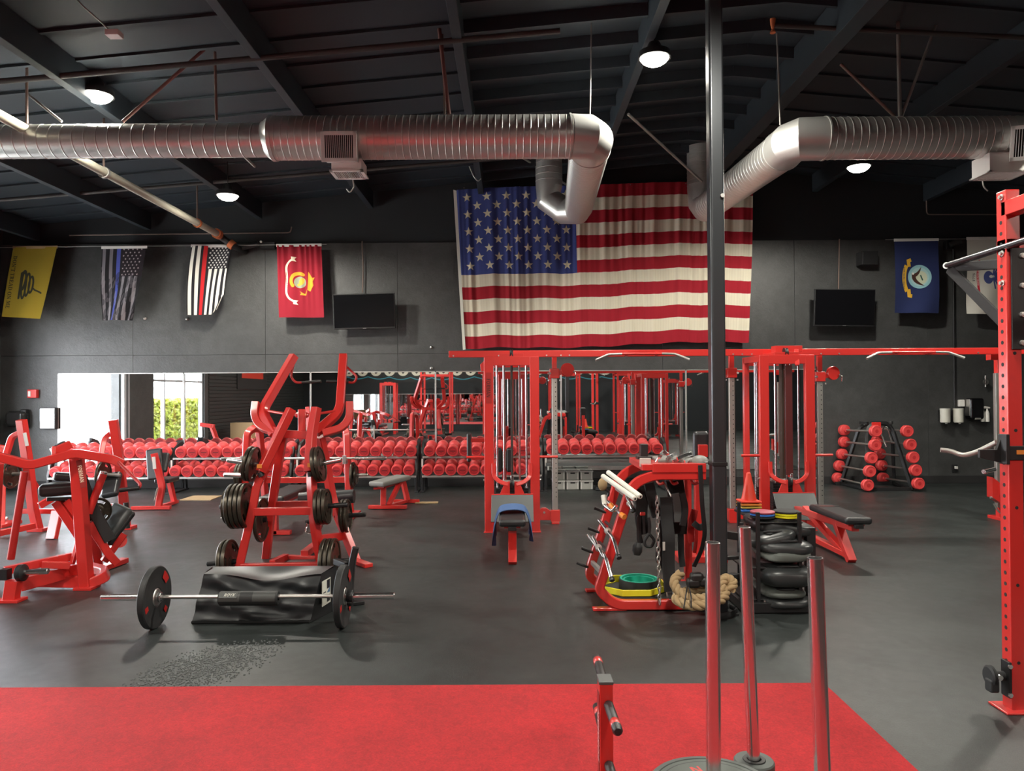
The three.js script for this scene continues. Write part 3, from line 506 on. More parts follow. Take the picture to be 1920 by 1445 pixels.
// ---------- small things on the wall ----------
const wallBox = (px0, py0, px1, py1, dep, z = ZB) => { const a = P(px0, py0, -z), b = P(px1, py1, -z); return [(a.x + b.x) / 2, (a.y + b.y) / 2, Math.abs(b.x - a.x), Math.abs(a.y - b.y), dep]; };
{ const [x, y, w, h] = wallBox(20, 770, 58, 800); const t = thing('towel_dispenser', 'rounded black dispenser on the wall beside the small mirror cabinet', 'dispenser');
  part(t, 'body', PH({ color: lin(0.02, 0.02, 0.02), roughness: 0.15 }), pad(x, y, ZB + 0.1, w, h, 0.2, 0.08)); part(t, 'side_cover', M.black, box(x + 0.12, y, ZB + 0.07, 0.12, h + 0.06, 0.14, 0.03)); rebase(t); }
{ const [x, y, w, h] = wallBox(80, 764, 110, 804); const t = thing('wall_cabinet', 'small black framed mirror cabinet at the edge of the wall mirror', 'cabinet'); part(t, 'frame', M.black, box(x, y, ZB + 0.05, w, h, 0.1, 0.01)); part(t, 'mirror_door', M.mirror, box(x, y, ZB + 0.102, w - 0.04, h - 0.04, 0.006, 0)); rebase(t); }
{ const [x, y, w, h] = wallBox(56, 730, 73, 746); const t = thing('fire_alarm', 'small red fire alarm box on the wall near the bright doorway', 'alarm'); part(t, 'box', M.red, box(x, y, ZB + 0.04, w, h, 0.08, 0.01)); part(t, 'strobe_lens', M.white, box(x - 0.04, y, ZB + 0.085, 0.05, 0.1, 0.02, 0.008)); rebase(t); }
for (const [px, l] of [[1772, 'cream cylindrical dispenser on the wall, the one farther from the paper towels'], [1797, 'cream cylindrical dispenser on the wall, beside the black towel dispenser']]) { const c = P(px, 779, 13.62), t = thing('soap_dispenser', l, 'dispenser'); part(t, 'body', M.whitePlastic, lathe([[0, -0.125], [0.075, -0.125], [0.085, -0.11], [0.085, 0.10], [0.088, 0.105], [0.088, 0.13], [0, 0.13]], c, c.clone().add(V(0, 1, 0)), 20)); part(t, 'nozzle', M.white, cyl(c.clone().add(V(0.01, -0.15, 0.02)), c.clone().add(V(0.01, -0.12, 0.02)), 0.02, 0.02, 10)); part(t, 'bracket', M.black, box(c.x, c.y, ZB + 0.035, 0.1, 0.2, 0.07)); rebase(t); }
{ const [x, y, w, h] = wallBox(1808, 746, 1834, 785); const t = thing('towel_dispenser', 'black paper towel dispenser between cream cylinders and spray bottles', 'dispenser'); part(t, 'body', M.screen, pad(x, y, ZB + 0.1, w, h, 0.2, 0.04)); part(t, 'side_window', M.steel, box(x - w / 2, y + 0.02, ZB + 0.1, 0.02, h - 0.08, 0.14, 0.006)); part(t, 'tear_lip', M.rodGrey, box(x, y - h / 2 + 0.01, ZB + 0.19, 0.1, 0.03, 0.03)); rebase(t); }
{ const [x, y, w, h] = wallBox(1795, 749, 1806, 762); single('outlet_box', 'small white outlet box above a cream dispenser', 'outlet', M.white, [box(x, y, ZB + 0.03, w, h, 0.06, 0.012)]); }
for (const [px, m, l] of [[1843, M.crate, 'pale grey spray bottle hanging on the wall by the silver post'], [1851, M.white, 'white spray bottle hanging on the wall by the silver post']]) { const c = P(px, 778, 13.6), t = thing('spray_bottle', l, 'bottle'); part(t, 'bottle', m, lathe([[0, -0.12], [0.035, -0.12], [0.038, -0.1], [0.036, 0.04], [0.014, 0.09], [0.014, 0.12], [0, 0.12]], c, c.clone().add(V(0, 1, 0)), 14)); part(t, 'trigger', M.white, beam(c.clone().add(V(-0.05, 0.15, 0)), c.clone().add(V(0.05, 0.13, 0)), 0.025, 0.03)); rebase(t); }
{ const c = P(1848, 716, 13.66); single('wall_valve', 'small brass valve on the dark wall above the spray bottles', 'valve', M.steel, [lathe([[0.02, 0], [0.05, 0], [0.05, 0.02], [0.02, 0.02]], c, c.clone().add(V(0, 0, 1)), 16), cyl(c.clone().add(V(0, -0.09, 0)), c.clone().add(V(0, 0.12, 0)), 0.014, 0.014, 8)]); }
{ const [x, y, w, h] = wallBox(1604, 475, 1634, 500); const t = thing('wall_speaker', 'black loudspeaker on the wall above the television near the navy flag', 'speaker'); part(t, 'cabinet', M.blackMatte, box(x, y, ZB + 0.14, w, h, 0.24, 0.01)); part(t, 'grille', M.black, box(x, y, ZB + 0.262, w - 0.03, h - 0.03, 0.01, 0.004)); rebase(t); }
{ const c = P(1784, 458, 13.6), t = thing('security_camera', 'black bracket camera on the wall between navy and white flags', 'camera'); part(t, 'bracket', M.black, box(c.x, c.y, ZB + 0.06, 0.14, 0.16, 0.12)); part(t, 'body', M.blackMatte, cyl(c.clone().add(V(-0.06, -0.02, 0.06)), c.clone().add(V(0.1, 0.04, 0.12)), 0.05, 0.05, 12)); rebase(t); }
{ const c = P(480, 458, 13.6), t = thing('security_camera', 'small dark camera with a white light between striped and red flags', 'camera'); part(t, 'bracket', M.blackMatte, box(c.x + 0.2, c.y - 0.01, ZB + 0.06, 0.26, 0.12, 0.12)); part(t, 'body', M.black, cyl(c.clone().add(V(-0.35, -0.1, 0.05)), c.clone().add(V(0.06, 0, 0.05)), 0.05, 0.045, 12)); part(t, 'lens_light', M.white, cyl(c.clone().add(V(0.12, 0.03, 0.07)), c.clone().add(V(0.12, 0.03, 0.1)), 0.02, 0.02, 10)); rebase(t); }
for (const [px, py, l] of [[272, 597, 'small bare screw eye in the wall under the crumpled flag'], [351, 598, 'small pale screw eye in the wall under the striped flag'], [809, 651, 'small pale wall fixture near the lower corner of the huge flag'], [809, 690, 'small pale clip at the mirror edge below the big flag']]) { const c = P(px, py, 13.74); single('wall_anchor', l, 'anchor', M.steel, [lathe([[0, 0], [0.03, 0], [0.03, 0.012], [0.015, 0.03], [0, 0.035]], c, c.clone().add(V(0, 0, 1)), 10)]); }
{ const c = P(1790, 878, 13.74), t = thing('wall_outlet', 'small wall outlet with white plug low on the wall under the dispensers', 'outlet'); part(t, 'plate', M.black, box(c.x, c.y, ZB + 0.01, 0.1, 0.14, 0.02)); part(t, 'plug', M.white, box(c.x + 0.01, c.y + 0.02, ZB + 0.04, 0.04, 0.05, 0.05)); rebase(t); }
// ---------- dumbbells and their racks ----------
const faceTex = canvas(128, 128, (c) => { c.fillStyle = '#b3262b'; c.fillRect(0, 0, 128, 128); c.fillStyle = '#8c1a20'; c.beginPath(); c.arc(64, 64, 50, 0, 7); c.fill(); c.fillStyle = '#b3262b'; c.beginPath(); c.arc(64, 64, 45, 0, 7); c.fill(); c.fillStyle = '#6d1218'; c.fillRect(24, 54, 80, 18); c.fillRect(48, 82, 32, 8); });
M.capPrint = S({ map: faceTex, roughness: 0.5 });
function discUV(g) { const p = g.attributes.position, uv = g.attributes.uv; g.computeBoundingSphere(); const r = 0.075; for (let i = 0; i < p.count; i++) uv.setXY(i, 0.5 + p.getX(i) / r / 2, 0.5 + p.getY(i) / r / 2); return g; }
function makeDumbbell(r = 0.098) {
  const t = new THREE.Group(); t.name = 'dumbbell';
  for (const s of [1, -1]) {
    const h = part(t, 'head', M.urethane, lathe([[0, 0.06], [r * 0.55, 0.06], [r * 0.8, 0.075], [r * 0.97, 0.10], [r, 0.12], [r, 0.185], [r * 0.93, 0.20], [r * 0.80, 0.203], [r * 0.78, 0.196], [0, 0.196]], V(0, 0, 0), V(0, 0, s), 22));
    const cap = part(h, 'end_cap', M.capPrint, discUV(flat(new THREE.CircleGeometry(r * 0.77, 22))).translate(0, 0, 0.1985)); if (s < 0) cap.rotation.y = Math.PI;
  }
  part(t, 'handle', M.chrome, cyl(V(0, 0, -0.065), V(0, 0, 0.065), 0.016, 0.016, 10));
  return t;
}
const bell = makeDumbbell(), DR = 12.78;      // distance of the front faces
let firstBell = true;
function putBell(px, py, label, group, tilt = 0.2) {
  const p = P(px, py, DR), o = firstBell ? bell : bell.clone(); firstBell = false;
  o.name = numbered('dumbbell'); o.userData = { label, category: 'dumbbell', group }; o.position.set(p.x, p.y + 0.2 * Math.sin(tilt), p.z - 0.2 * Math.cos(tilt)); o.rotation.x = tilt; scene.add(o); return o;
}
const units = [                       // first and last head of the upper and lower rows (pixels), name
  [110, 308, 102, 304, 'rack under the mirrored doorway'],
  [338, 536, 327, 529, 'rack behind the pulldown machine'],
  [572, 770, 563, 766, 'rack behind the flat bench'],
  [805, 1003, 801, 999, 'rack behind the blue-towel station'],
];
const rowY = (px, y) => y - (px - 960) * 0.006;
function rackFrame(pxA, pxB, label, single_) {
  const t = thing('dumbbell_rack', label, 'rack'), xa = P(pxA, 880, DR + 0.2).x, xb = P(pxB, 880, DR + 0.2).x, zf = -DR - 0.12;
  for (const x of [xa, xb]) {
    part(t, 'side_frame', M.black, sq([V(x, 0.02, zf - 0.02), V(x, 0.30, zf + 0.02), V(x, 0.80, zf - 0.18), V(x, 0.86, zf - 0.42)], 0.05, 0.09, 0.06));
    part(t, 'rear_leg', M.black, sq([V(x, 0.84, zf - 0.42), V(x, 0.02, zf - 0.56)], 0.05, 0.07, 0)); part(t, 'foot', M.black, box(x, 0.015, zf - 0.28, 0.07, 0.03, 0.66));
  }
  part(t, 'name_strip', M.sticker, box(xa, 0.50, zf + 0.012, 0.03, 0.16, 0.004, 0.001));
  for (const [y, z] of single_ ? [[0.60, -0.02]] : [[0.60, -0.06], [0.28, 0.04]]) for (const [dz, dy] of [[0, 0], [-0.30, 0.06]]) part(t, 'rail', M.steel, box((xa + xb) / 2, y + dy, zf + z + dz, xb - xa, 0.035, 0.05));
  return t;
}
units.forEach(([a, b, c, d, where], i) => {
  const t = rackFrame(a - 12, b + 12, 'two-tier black dumbbell ' + where, false); rebase(t);
  for (let k = 0; k < 10; k++) {
    putBell(a + (b - a) * k / 9, rowY(a + (b - a) * k / 9, 845), 'red dumbbell, upper tier of the ' + where, 'dumbbells on the upper tier, unit ' + ['one', 'two', 'three', 'four'][i]);
    putBell(c + (d - c) * k / 9, rowY(c + (d - c) * k / 9, 881), 'red dumbbell, lower tier of the ' + where, 'dumbbells on the lower tier, unit ' + ['one', 'two', 'three', 'four'][i]);
  }
});
{ const t = rackFrame(1023, 1248, 'single-tier black dumbbell shelf above the pale plastic crates', true); const xa = P(1023, 870, DR + 0.2).x, xb = P(1248, 870, DR + 0.2).x, y = P(1130, 868, DR).y;
  part(t, 'shelf_board', M.greyPlate, box((xa + xb) / 2, y - 0.02, -DR - 0.3, xb - xa, 0.05, 0.6)); rebase(t);
  for (let k = 0; k < 10; k++) putBell(1035 + 22 * k, rowY(1035 + 22 * k, 843), 'red round-headed dumbbell on the shelf above the plastic crates', 'dumbbells above the crates');
  for (let i = 0; i < 3; i++) for (let j = 0; j < 2; j++) {
    const a = P(1030 + i * 26, 0, 13.1).x, w = 0.225, h = 0.165, cx = a + w / 2, cy = h / 2 + j * (h + 0.004), cr = thing('storage_crate', (j ? 'pale grey plastic crate, upper one of the ' : 'pale grey plastic crate, lower one of the ') + ['stack next to the silver post', 'middle crate stack', 'crate stack farthest from the silver post'][i], 'crate');
    part(cr, 'bin', M.crate, box(cx, cy, -13.3, w, h, 0.34, 0.01)); part(cr, 'rim', M.white, box(cx, cy + h / 2 - 0.014, -13.3, w + 0.012, 0.024, 0.352, 0.004)); part(cr, 'handle_slot', M.blackMatte, box(cx, cy + h / 2 - 0.045, -13.128, 0.08, 0.022, 0.006, 0.002)); for (const s of [-1, 1]) part(cr, 'rib', M.white, box(cx + s * w * 0.4, cy - 0.01, -13.128, 0.012, h - 0.04, 0.008, 0.002)); rebase(cr); }
  for (let i = 0; i < 5; i++) { const c = P(1112 + i * 9, 905, 13.2); single('small_kettle_plate', 'dark round weight lying under the dumbbell shelf beside the crates', 'weight', M.rubber, [lathe([[0, 0], [0.08, 0], [0.095, 0.012], [0.095, 0.045], [0.08, 0.055], [0.03, 0.05], [0, 0.05]], V(c.x + (i % 2) * 0.03, 0.0 + Math.floor(i / 2) * 0.057, -13.25 + (i % 2) * 0.22), V(c.x, 9, -13.25), 20)], 'dark weights under the dumbbell shelf'); }
}

// ---------- fixed barbell rack ----------
{ const t = thing('barbell_rack', 'black A-frame rack holding red fixed barbells by the dark wall', 'rack');
  const zf = G(1680, 922).z, fr = (px) => P(px, 900, 12.7).x;
  const f = (pts, r = 0.03) => sq(pts, 0.055, 0.055, 0.18);
  const xl = P(1584, 912, 13.4).x, xm = P(1628, 922, 12.75).x, xr2 = P(1712, 922, 12.7).x, zb2 = -13.55;
  const topY = P(1650, 792, 13.2).y;
  const xb = P(1668, 912, 13.4).x;
  part(t, 'rear_hoop', M.black, f([V(xl, 0.02, zb2), V(xl + 0.20, topY - 0.02, -13.2), V(xb - 0.05, topY, -13.2), V(xb + 0.16, 0.02, zb2)]));
  part(t, 'front_hoop', M.black, f([V(xm, 0.02, -12.75), V(xm + 0.10, topY - 0.02, -13.0), V(xr2 - 0.22, topY, -13.0), V(xr2, 0.02, -12.72)]));
  part(t, 'base_rail', M.black, box((xm + xr2) / 2, 0.03, -12.74, xr2 - xm, 0.06, 0.07), box((xl + xb) / 2, 0.03, zb2, xb - xl + 0.2, 0.06, 0.07)); part(t, 'side_rail', M.black, beam(V(xm, 0.03, -12.74), V(xl, 0.03, zb2), 0.05, 0.05), beam(V(xr2, 0.03, -12.74), V(xb + 0.15, 0.03, zb2), 0.05, 0.05));
  const sg = P(1641, 797, 13.0); part(t, 'sign_plate', M.red, box(sg.x, sg.y, -12.96, 0.16, 0.11, 0.012)); part(t, 'cross_tie', M.black, beam(V(xl + 0.2, topY, -13.2), V(xm + 0.12, topY, -13.0), 0.05, 0.05), beam(V(xb - 0.05, topY, -13.2), V(xr2 - 0.22, topY, -13.0), 0.05, 0.05));
  rebase(t);
  // each bar: far head, near head
  const L = [[[1583, 806], [1641, 808]], [[1583, 828], [1640, 834]], [[1579, 851], [1633, 858]], [[1574, 873], [1630, 883]], [[1571, 896], [1626, 909]]], R = [[[1640, 802], [1700, 808]], [[1645, 826], [1706, 833]], [[1650, 850], [1711, 857]], [[1653, 872], [1716, 881]], [[1656, 896], [1721, 906]]];
  [[L, 'left'], [R, 'right']].forEach(([set, s]) => set.forEach(([far, near], i) => {
    const rowN = ['top', 'second', 'third', 'fourth', 'bottom'][i], o = thing('fixed_barbell', s === 'left' ? 'red-headed fixed barbell on the ' + rowN + ' row, wall mirror side of the rack' : 'red-headed fixed barbell on the ' + rowN + ' row, towel dispenser side of the rack', 'barbell', 'fixed barbells on the A-frame rack');
    const a = P(...far, 13.62), b = P(...near, 12.62), dir = b.clone().sub(a).normalize(), r = 0.1;
    for (const [q, k] of [[a, -1], [b, 1]]) { const h = part(o, 'head', M.urethane, lathe([[0, -0.09], [0.04, -0.09], [0.045, -0.06], [r * 0.85, -0.05], [r, -0.03], [r, 0.04], [r * 0.9, 0.052], [r * 0.78, 0.054], [r * 0.76, 0.048], [0, 0.048]], q, q.clone().addScaledVector(dir, k), 20)); part(h, 'end_mark', M.urethaneFace, lathe([[0, 0.049], [r * 0.3, 0.049], [r * 0.3, 0.052], [0, 0.052]], q, q.clone().addScaledVector(dir, k), 12)); }
    part(o, 'bar', M.steel, cyl(a, b, 0.018, 0.018, 10)); rebase(o);
  }));
  const ez = P(1656, 815, 12.55), o = thing('curl_handle', 'bent chrome bar handle hooked on the top of the barbell rack', 'handle'); part(o, 'bent_bar', M.chrome, rod([P(1662, 838, 12.6), P(1652, 812, 12.8), P(1657, 800, 12.9), P(1664, 800, 12.9), P(1672, 828, 12.55)], 0.014, 0.04)); rebase(o);
}
// ---------- cable frame: beam, two towers, three adjustable columns ----------
const DF = 9.12, ZF = -DF - 0.04, ZK = -9.85;
const letterTex = (txt, bg, fg) => canvas(512, 80, (c, w, h) => { c.fillStyle = bg; c.fillRect(0, 0, w, h); c.fillStyle = fg; c.font = 'bold 74px sans-serif'; c.textAlign = 'center'; c.textBaseline = 'middle'; c.fillText(txt, w / 2, h / 2 + 4, w - 20); });
function letterStrip(parent, txt, bg, fg, a, b, w, nrm, rough = 0.45) {          // flat print running from a up to b, facing nrm
  const dir = b.clone().sub(a), L = dir.length(); dir.normalize(); const g = flat(new THREE.BoxGeometry(L, w, 0.002)), y = V().crossVectors(nrm, dir).normalize();
  g.applyMatrix4(new THREE.Matrix4().makeBasis(dir, y, V().crossVectors(dir, y)).setPosition(a.clone().add(b).multiplyScalar(0.5).addScaledVector(nrm, 0.0015)));
  return part(parent, 'lettering', S({ map: letterTex(txt, bg, fg), roughness: rough }), g);
}
function column(label, px, baseY, capPy, carPy, side) {       // perforated silver adjustable column with its carriage
  const t = thing('cable_column', label, 'cable column'), d = 9.75, x = P(px, 800, d).x, z = -d;
  const top = beamY - 0.03;
  part(t, 'post', M.stainless, box(x, (0.18 + top - 0.2) / 2, z, 0.072, top - 0.38, 0.06, 0.008));
  for (let i = 0; i < 26; i++) part(t, 'hole', M.blackMatte, cyl(V(x + 0.012, 0.35 + i * 0.062, z + 0.0285), V(x + 0.012, 0.35 + i * 0.062, z + 0.0312), 0.007, 0.007, 8));
  part(t, 'top_bracket', M.red, box(x, top - 0.11, z, 0.062, 0.24, 0.06));
  const cy = P(px, carPy, d).y, sx = side;
  const car = part(t, 'carriage', M.red, box(x, cy, z, 0.13, 0.13, 0.11, 0.012)); part(car, 'carriage_pin', M.steel, cyl(V(x - 0.08 * sx, cy, z + 0.03), V(x - 0.06 * sx, cy, z + 0.08), 0.014, 0.014, 10), cyl(V(x - 0.075, cy - 0.08, z + 0.02), V(x - 0.075, cy - 0.1, z + 0.02), 0.012), cyl(V(x + 0.075, cy - 0.08, z + 0.02), V(x + 0.075, cy - 0.1, z + 0.02), 0.012));
  const pc = V(x + sx * 0.17, cy + 0.045, z + 0.02);
  const arm = part(t, 'pulley_arm', M.red, beam(V(x + sx * 0.05, cy, z + 0.02), pc, 0.05, 0.06)); part(arm, 'pulley', M.red, lathe([[0, -0.025], [0.085, -0.025], [0.09, -0.015], [0.078, 0], [0.09, 0.015], [0.085, 0.025], [0, 0.025]], pc, pc.clone().add(V(0.25 * sx, 0, 1)), 24)); part(arm, 'clip', M.chrome, rod([pc.clone().add(V(sx * 0.07, -0.02, 0.02)), pc.clone().add(V(sx * 0.11, -0.04, 0.03)), pc.clone().add(V(sx * 0.10, -0.11, 0.03))], 0.008, 0.02));
  part(t, 'base_block', M.red, box(x, 0.105, z, 0.12, 0.15, 0.10)); part(t, 'base_arm', M.red, plateShape([[0, 0.05], [-sx * 0.30, 0.05], [-sx * 0.30, 0.15], [-sx * 0.22, 0.17], [-sx * 0.17, 0.205], [-sx * 0.12, 0.205], [-sx * 0.07, 0.17], [0, 0.17]], 0.06).translate(x, 0, z)); part(t, 'axle_bolt', M.steel, cyl(V(x - sx * 0.145, 0.15, z + 0.03), V(x - sx * 0.145, 0.15, z + 0.04), 0.014)); part(t, 'foot', M.red, box(x, 0.015, z, 0.1, 0.03, 0.12));
  part(t, 'cable', M.black, cyl(V(x - sx * 0.045, 0.18, z + 0.02), V(x - sx * 0.045, top - 0.15, z + 0.02), 0.004, 0.004, 6));
  return rebase(t);
}
const beamC = P(1360, 661, 9.6), beamY = beamC.y, beamA = P(841, 664, 9.55).x, beamB = 6.75;
{ const t = thing('overhead_beam', 'long red steel beam spanning the cable stations below the huge flag', 'beam');
  part(t, 'beam_tube', M.red, box((beamA + beamB) / 2, beamY, -9.6, beamB - beamA, 0.085, 0.075, 0.006));
  for (const px of [850, 935, 955, 978, 1025, 1052, 1068, 1375, 1392, 1410, 1440, 1452, 1486, 1540, 1574, 1835]) { const p = P(px, 666, 9.55); part(t, 'bolt', M.steel, cyl(V(p.x, beamY - 0.022, -9.5625), V(p.x, beamY - 0.022, -9.552), 0.010, 0.010, 8)); }
  rebase(t); }
function pullUpHandles(label, px0, px1) {
  const t = thing('pull_up_bar', label, 'pull-up bar'), y = beamY - 0.06, z = -9.47, a = P(px0, 670, 9.47).x, b = P(px1, 670, 9.47).x;
  part(t, 'centre_bar', M.red, rod([V(a + 0.34, y + 0.045, z), V(b - 0.34, y + 0.045, z)], 0.017, 0)); for (const [p, s] of [[a, 1], [b, -1]]) { part(t, 'grip', M.rodGrey, rod([V(p, y - 0.035, z + 0.05), V(p + s * 0.17, y + 0.04, z), V(p + s * 0.34, y + 0.045, z)], 0.017, 0.03)); part(t, 'mount', M.red, box(p + s * 0.4, y + 0.045, z - 0.05, 0.04, 0.05, 0.1)); }
  rebase(t);
}
pullUpHandles('bent-ended pull-up bar under the red beam, over the barbell rack', 1622, 1804);
pullUpHandles('bent-ended pull-up bar under the red beam, between the two towers', 1116, 1291);
column('silver cable column with red pulley, joined to the blue-towel station', 1040, 976, 690, 700, 1);
column('silver cable column close behind the black steel column', 1372, 975, 690, 699, -1);
column('silver cable column with red pulley at the bench side of the second tower', 1537, 930, 690, 706, 1);

function tower(cx, label, extra) {
  const t = thing('cable_tower', label, 'cable machine'), hw = 0.28, top = P(960, 668, DF).y, zc = (ZF + ZK) / 2, uw = 0.115;
  for (const s of [-1, 1]) {
    const u = part(t, 'upright', M.red, box(cx + s * hw, top / 2, ZF, uw, top, 0.075, 0.008)); if (s < 0 && extra) letterStrip(u, 'FORMAN', '#a3201b', '#3a0b0b', V(cx + s * hw, P(960, 698, DF).y, ZF + 0.0375), V(cx + s * hw, P(960, 756, DF).y, ZF + 0.0375), 0.07, V(0, 0, 1));
    part(t, 'rear_upright', M.red, box(cx + s * hw, top / 2, ZK, 0.07, top, 0.075, 0.008)); part(t, 'top_rail', M.red, box(cx + s * hw, top - 0.04, zc, 0.07, 0.08, ZF - ZK)); part(t, 'floor_rail', M.red, box(cx + s * hw, 0.05, zc, 0.07, 0.08, ZF - ZK)); part(t, 'foot_plate', M.red, box(cx + s * hw, 0.006, ZF, 0.14, 0.012, 0.1));
    part(t, 'side_peg', M.red, cyl(V(cx + s * (hw + 0.03), P(960, 857, DF).y, ZF), V(cx + s * (hw + 0.28), P(960, 857, DF).y, ZF), 0.016, 0.016, 10));
    part(t, 'bolt', M.steel, cyl(V(cx + s * (hw + 0.055), P(960, 900, DF).y, ZF), V(cx + s * (hw + 0.075), P(960, 900, DF).y, ZF), 0.012, 0.012, 8));
    // guide rods
    part(t, 'guide_rod', M.chrome, cyl(V(cx + s * 0.095, 0.42, ZF - 0.12), V(cx + s * 0.095, top - 0.05, ZF - 0.12), 0.0145, 0.0145, 12)); part(t, 'guide_rod', M.chrome, cyl(V(cx + s * 0.19, 0.3, ZK + 0.16), V(cx + s * 0.19, top - 0.05, ZK + 0.16), 0.0135, 0.0135, 12)); part(t, 'guide_rod', M.chrome, cyl(V(cx + s * 0.24, 0.3, zc + 0.1 * s), V(cx + s * 0.24, top - 0.05, zc + 0.1 * s), 0.012, 0.012, 12));
    // lower guard arm: plate rising to a point at the upright
    part(t, 'guard_arm', M.red, sq([V(cx + s * 0.225, P(960, 868, DF).y, ZF + 0.05), V(cx + s * 0.225, P(960, 893, DF).y, ZF + 0.06), V(cx + s * 0.14, P(960, 903, DF).y, ZF + 0.09), V(cx + s * 0.05, P(960, 907, DF).y, ZF + 0.10)], 0.05, 0.03, 0.06));
    part(t, 'guard_gusset', M.red, plateShape([[s * 0.03, 0], [s * 0.155, 0], [s * 0.10, 0.13], [s * 0.05, 0.17], [s * 0.03, 0.17]], 0.02).translate(cx, P(960, 926, DF).y - 0.01, ZF + 0.1));
  }
  part(t, 'top_header', M.red, box(cx, top - 0.055, ZF, 2 * hw, 0.11, 0.07), box(cx, top - 0.055, ZK, 2 * hw, 0.11, 0.07)); part(t, 'beam_saddle', M.red, box(cx, top + 0.01, (ZF - 9.6) / 2, 0.3, 0.05, 0.5));
  part(t, 'weight_stack', M.black, ...Array.from({ length: 15 }, (_, i) => box(cx, 0.12 + i * 0.031, ZF - 0.12, 0.30, 0.029, 0.11, 0.003)), ...Array.from({ length: 12 }, (_, i) => box(cx, 0.12 + i * 0.031, ZK + 0.16, 0.42, 0.029, 0.11, 0.003))); part(t, 'stack_cap', M.rodGrey, box(cx, 0.605, ZF - 0.12, 0.34, 0.03, 0.12, 0.006));
  part(t, 'centre_belt', S({ color: lin(0.05, 0.035, 0.025), roughness: 0.5 }), box(cx, (0.62 + top - 0.1) / 2, ZF - 0.16, 0.03, top - 0.72, 0.10, 0.004)); part(t, 'top_pulley', M.black, lathe([[0, -0.02], [0.06, -0.02], [0.05, 0], [0.06, 0.02], [0, 0.02]], V(cx, top + 0.03, ZF - 0.02), V(cx + 1, top + 0.03, ZF - 0.02), 20));
  part(t, 'low_pulley', M.black, lathe([[0, -0.02], [0.06, -0.02], [0.05, 0], [0.06, 0.02], [0, 0.02]], V(cx, P(960, 905, DF).y, ZF + 0.08), V(cx + 1, P(960, 905, DF).y, ZF + 0.08), 20)); part(t, 'cable', M.black, cyl(V(cx, 0.62, ZF - 0.05), V(cx, top - 0.02, ZF - 0.05), 0.005, 0.005, 6)); part(t, 'carabiner', M.chrome, rod([V(cx - 0.012, P(960, 897, DF).y, ZF + 0.15), V(cx - 0.012, P(960, 889, DF).y, ZF + 0.15), V(cx + 0.012, P(960, 889, DF).y, ZF + 0.15), V(cx + 0.012, P(960, 897, DF).y, ZF + 0.15)], 0.005, 0.01));
  // foot rest plate and low-row bench
  const fy0 = P(960, 975, DF - 0.25).y, fy1 = P(960, 927, DF - 0.15).y;
  part(t, 'foot_rest', M.greyPlate, beam(V(cx, fy0, -DF + 0.38), V(cx, fy1, -DF + 0.16), 0.50, 0.012)); part(t, 'foot_rest_lip', M.red, box(cx, fy1 + 0.004, -DF + 0.16, 0.5, 0.012, 0.02, 0.002));
  const zEnd = -7.30; part(t, 'bench_rail', M.red, sq([V(cx, 0.30, ZF + 0.05), V(cx, 0.36, zEnd - 0.05)], 0.075, 0.075, 0)); part(t, 'bench_floor_rail', M.red, sq([V(cx, 0.06, ZF), V(cx, 0.06, zEnd - 0.45), V(cx, 0.06, -7.5)], 0.08, 0.06, 0.02)); const fz = G(957, 1058).z;
  part(t, 'bench_leg', M.red, beam(V(cx, 0.005, fz), V(cx, 0.38, fz - 0.36), 0.085, 0.07)); part(t, 'bench_inner_leg', M.red, beam(V(cx, 0.05, fz - 0.1), V(cx, 0.36, ZF + 0.55), 0.07, 0.06));
  part(t, 'seat_pad', M.vinyl, pad(cx, 0.435, -7.72, 0.265, 0.07, 0.92, 0.03)); part(t, 'seat_stop', M.black, box(cx, 0.385, -7.28, 0.08, 0.04, 0.05)); part(t, 'pad_tray', M.red, box(cx, 0.39, -7.7, 0.16, 0.025, 0.75));
  return t;
}
{ const t = tower(-0.005, 'red cable tower with low row bench and a blue towel on its seat', true);
  const hk = P(905, 688, DF); part(t, 'horn_bracket', M.red, plateShape([[-0.02, -0.05], [0.08, -0.05], [0.08, 0.12], [0.04, 0.1], [-0.03, 0.03]], 0.05).translate(hk.x, hk.y, ZF)); const sp = P(880, 838, 9.5); part(t, 'side_pad', M.vinyl, pad(sp.x, sp.y, -9.5, 0.05, 0.36, 0.24, 0.02)); for (const py of [825, 858]) { const q = P(880, py, 9.5); part(t, 'side_pad_arm', M.red, beam(V(q.x + 0.02, q.y, -9.5), V(-0.3, q.y, -9.5), 0.05, 0.05)); } rebase(t); }
{ const t = tower(3.365, 'red cable tower with low row bench beside the red cone', false);
  const hk = P(1475, 656, 9.3); part(t, 'crown_bracket', M.red, box(hk.x, hk.y + 0.01, -9.3, 0.34, 0.08, 0.14)); part(t, 'crown_horn', M.red, beam(V(hk.x + 0.08, hk.y, -9.2), V(hk.x + 0.06, hk.y - 0.2, -9.12), 0.05, 0.04));
  part(t, 'pad_logo', S({ map: letterTex('FORMAN', '#141416', '#8f3a34'), roughness: 0.4 }), box(3.365, 0.4712, -8.02, 0.24, 0.002, 0.1, 0)); part(t, 'dust_cover', PH({ color: lin(0.10, 0.02, 0.02), roughness: 0.3 }), box(3.365 + 0.04, 1.35, ZF - 0.03, 0.085, 1.35, 0.02)); rebase(t); }
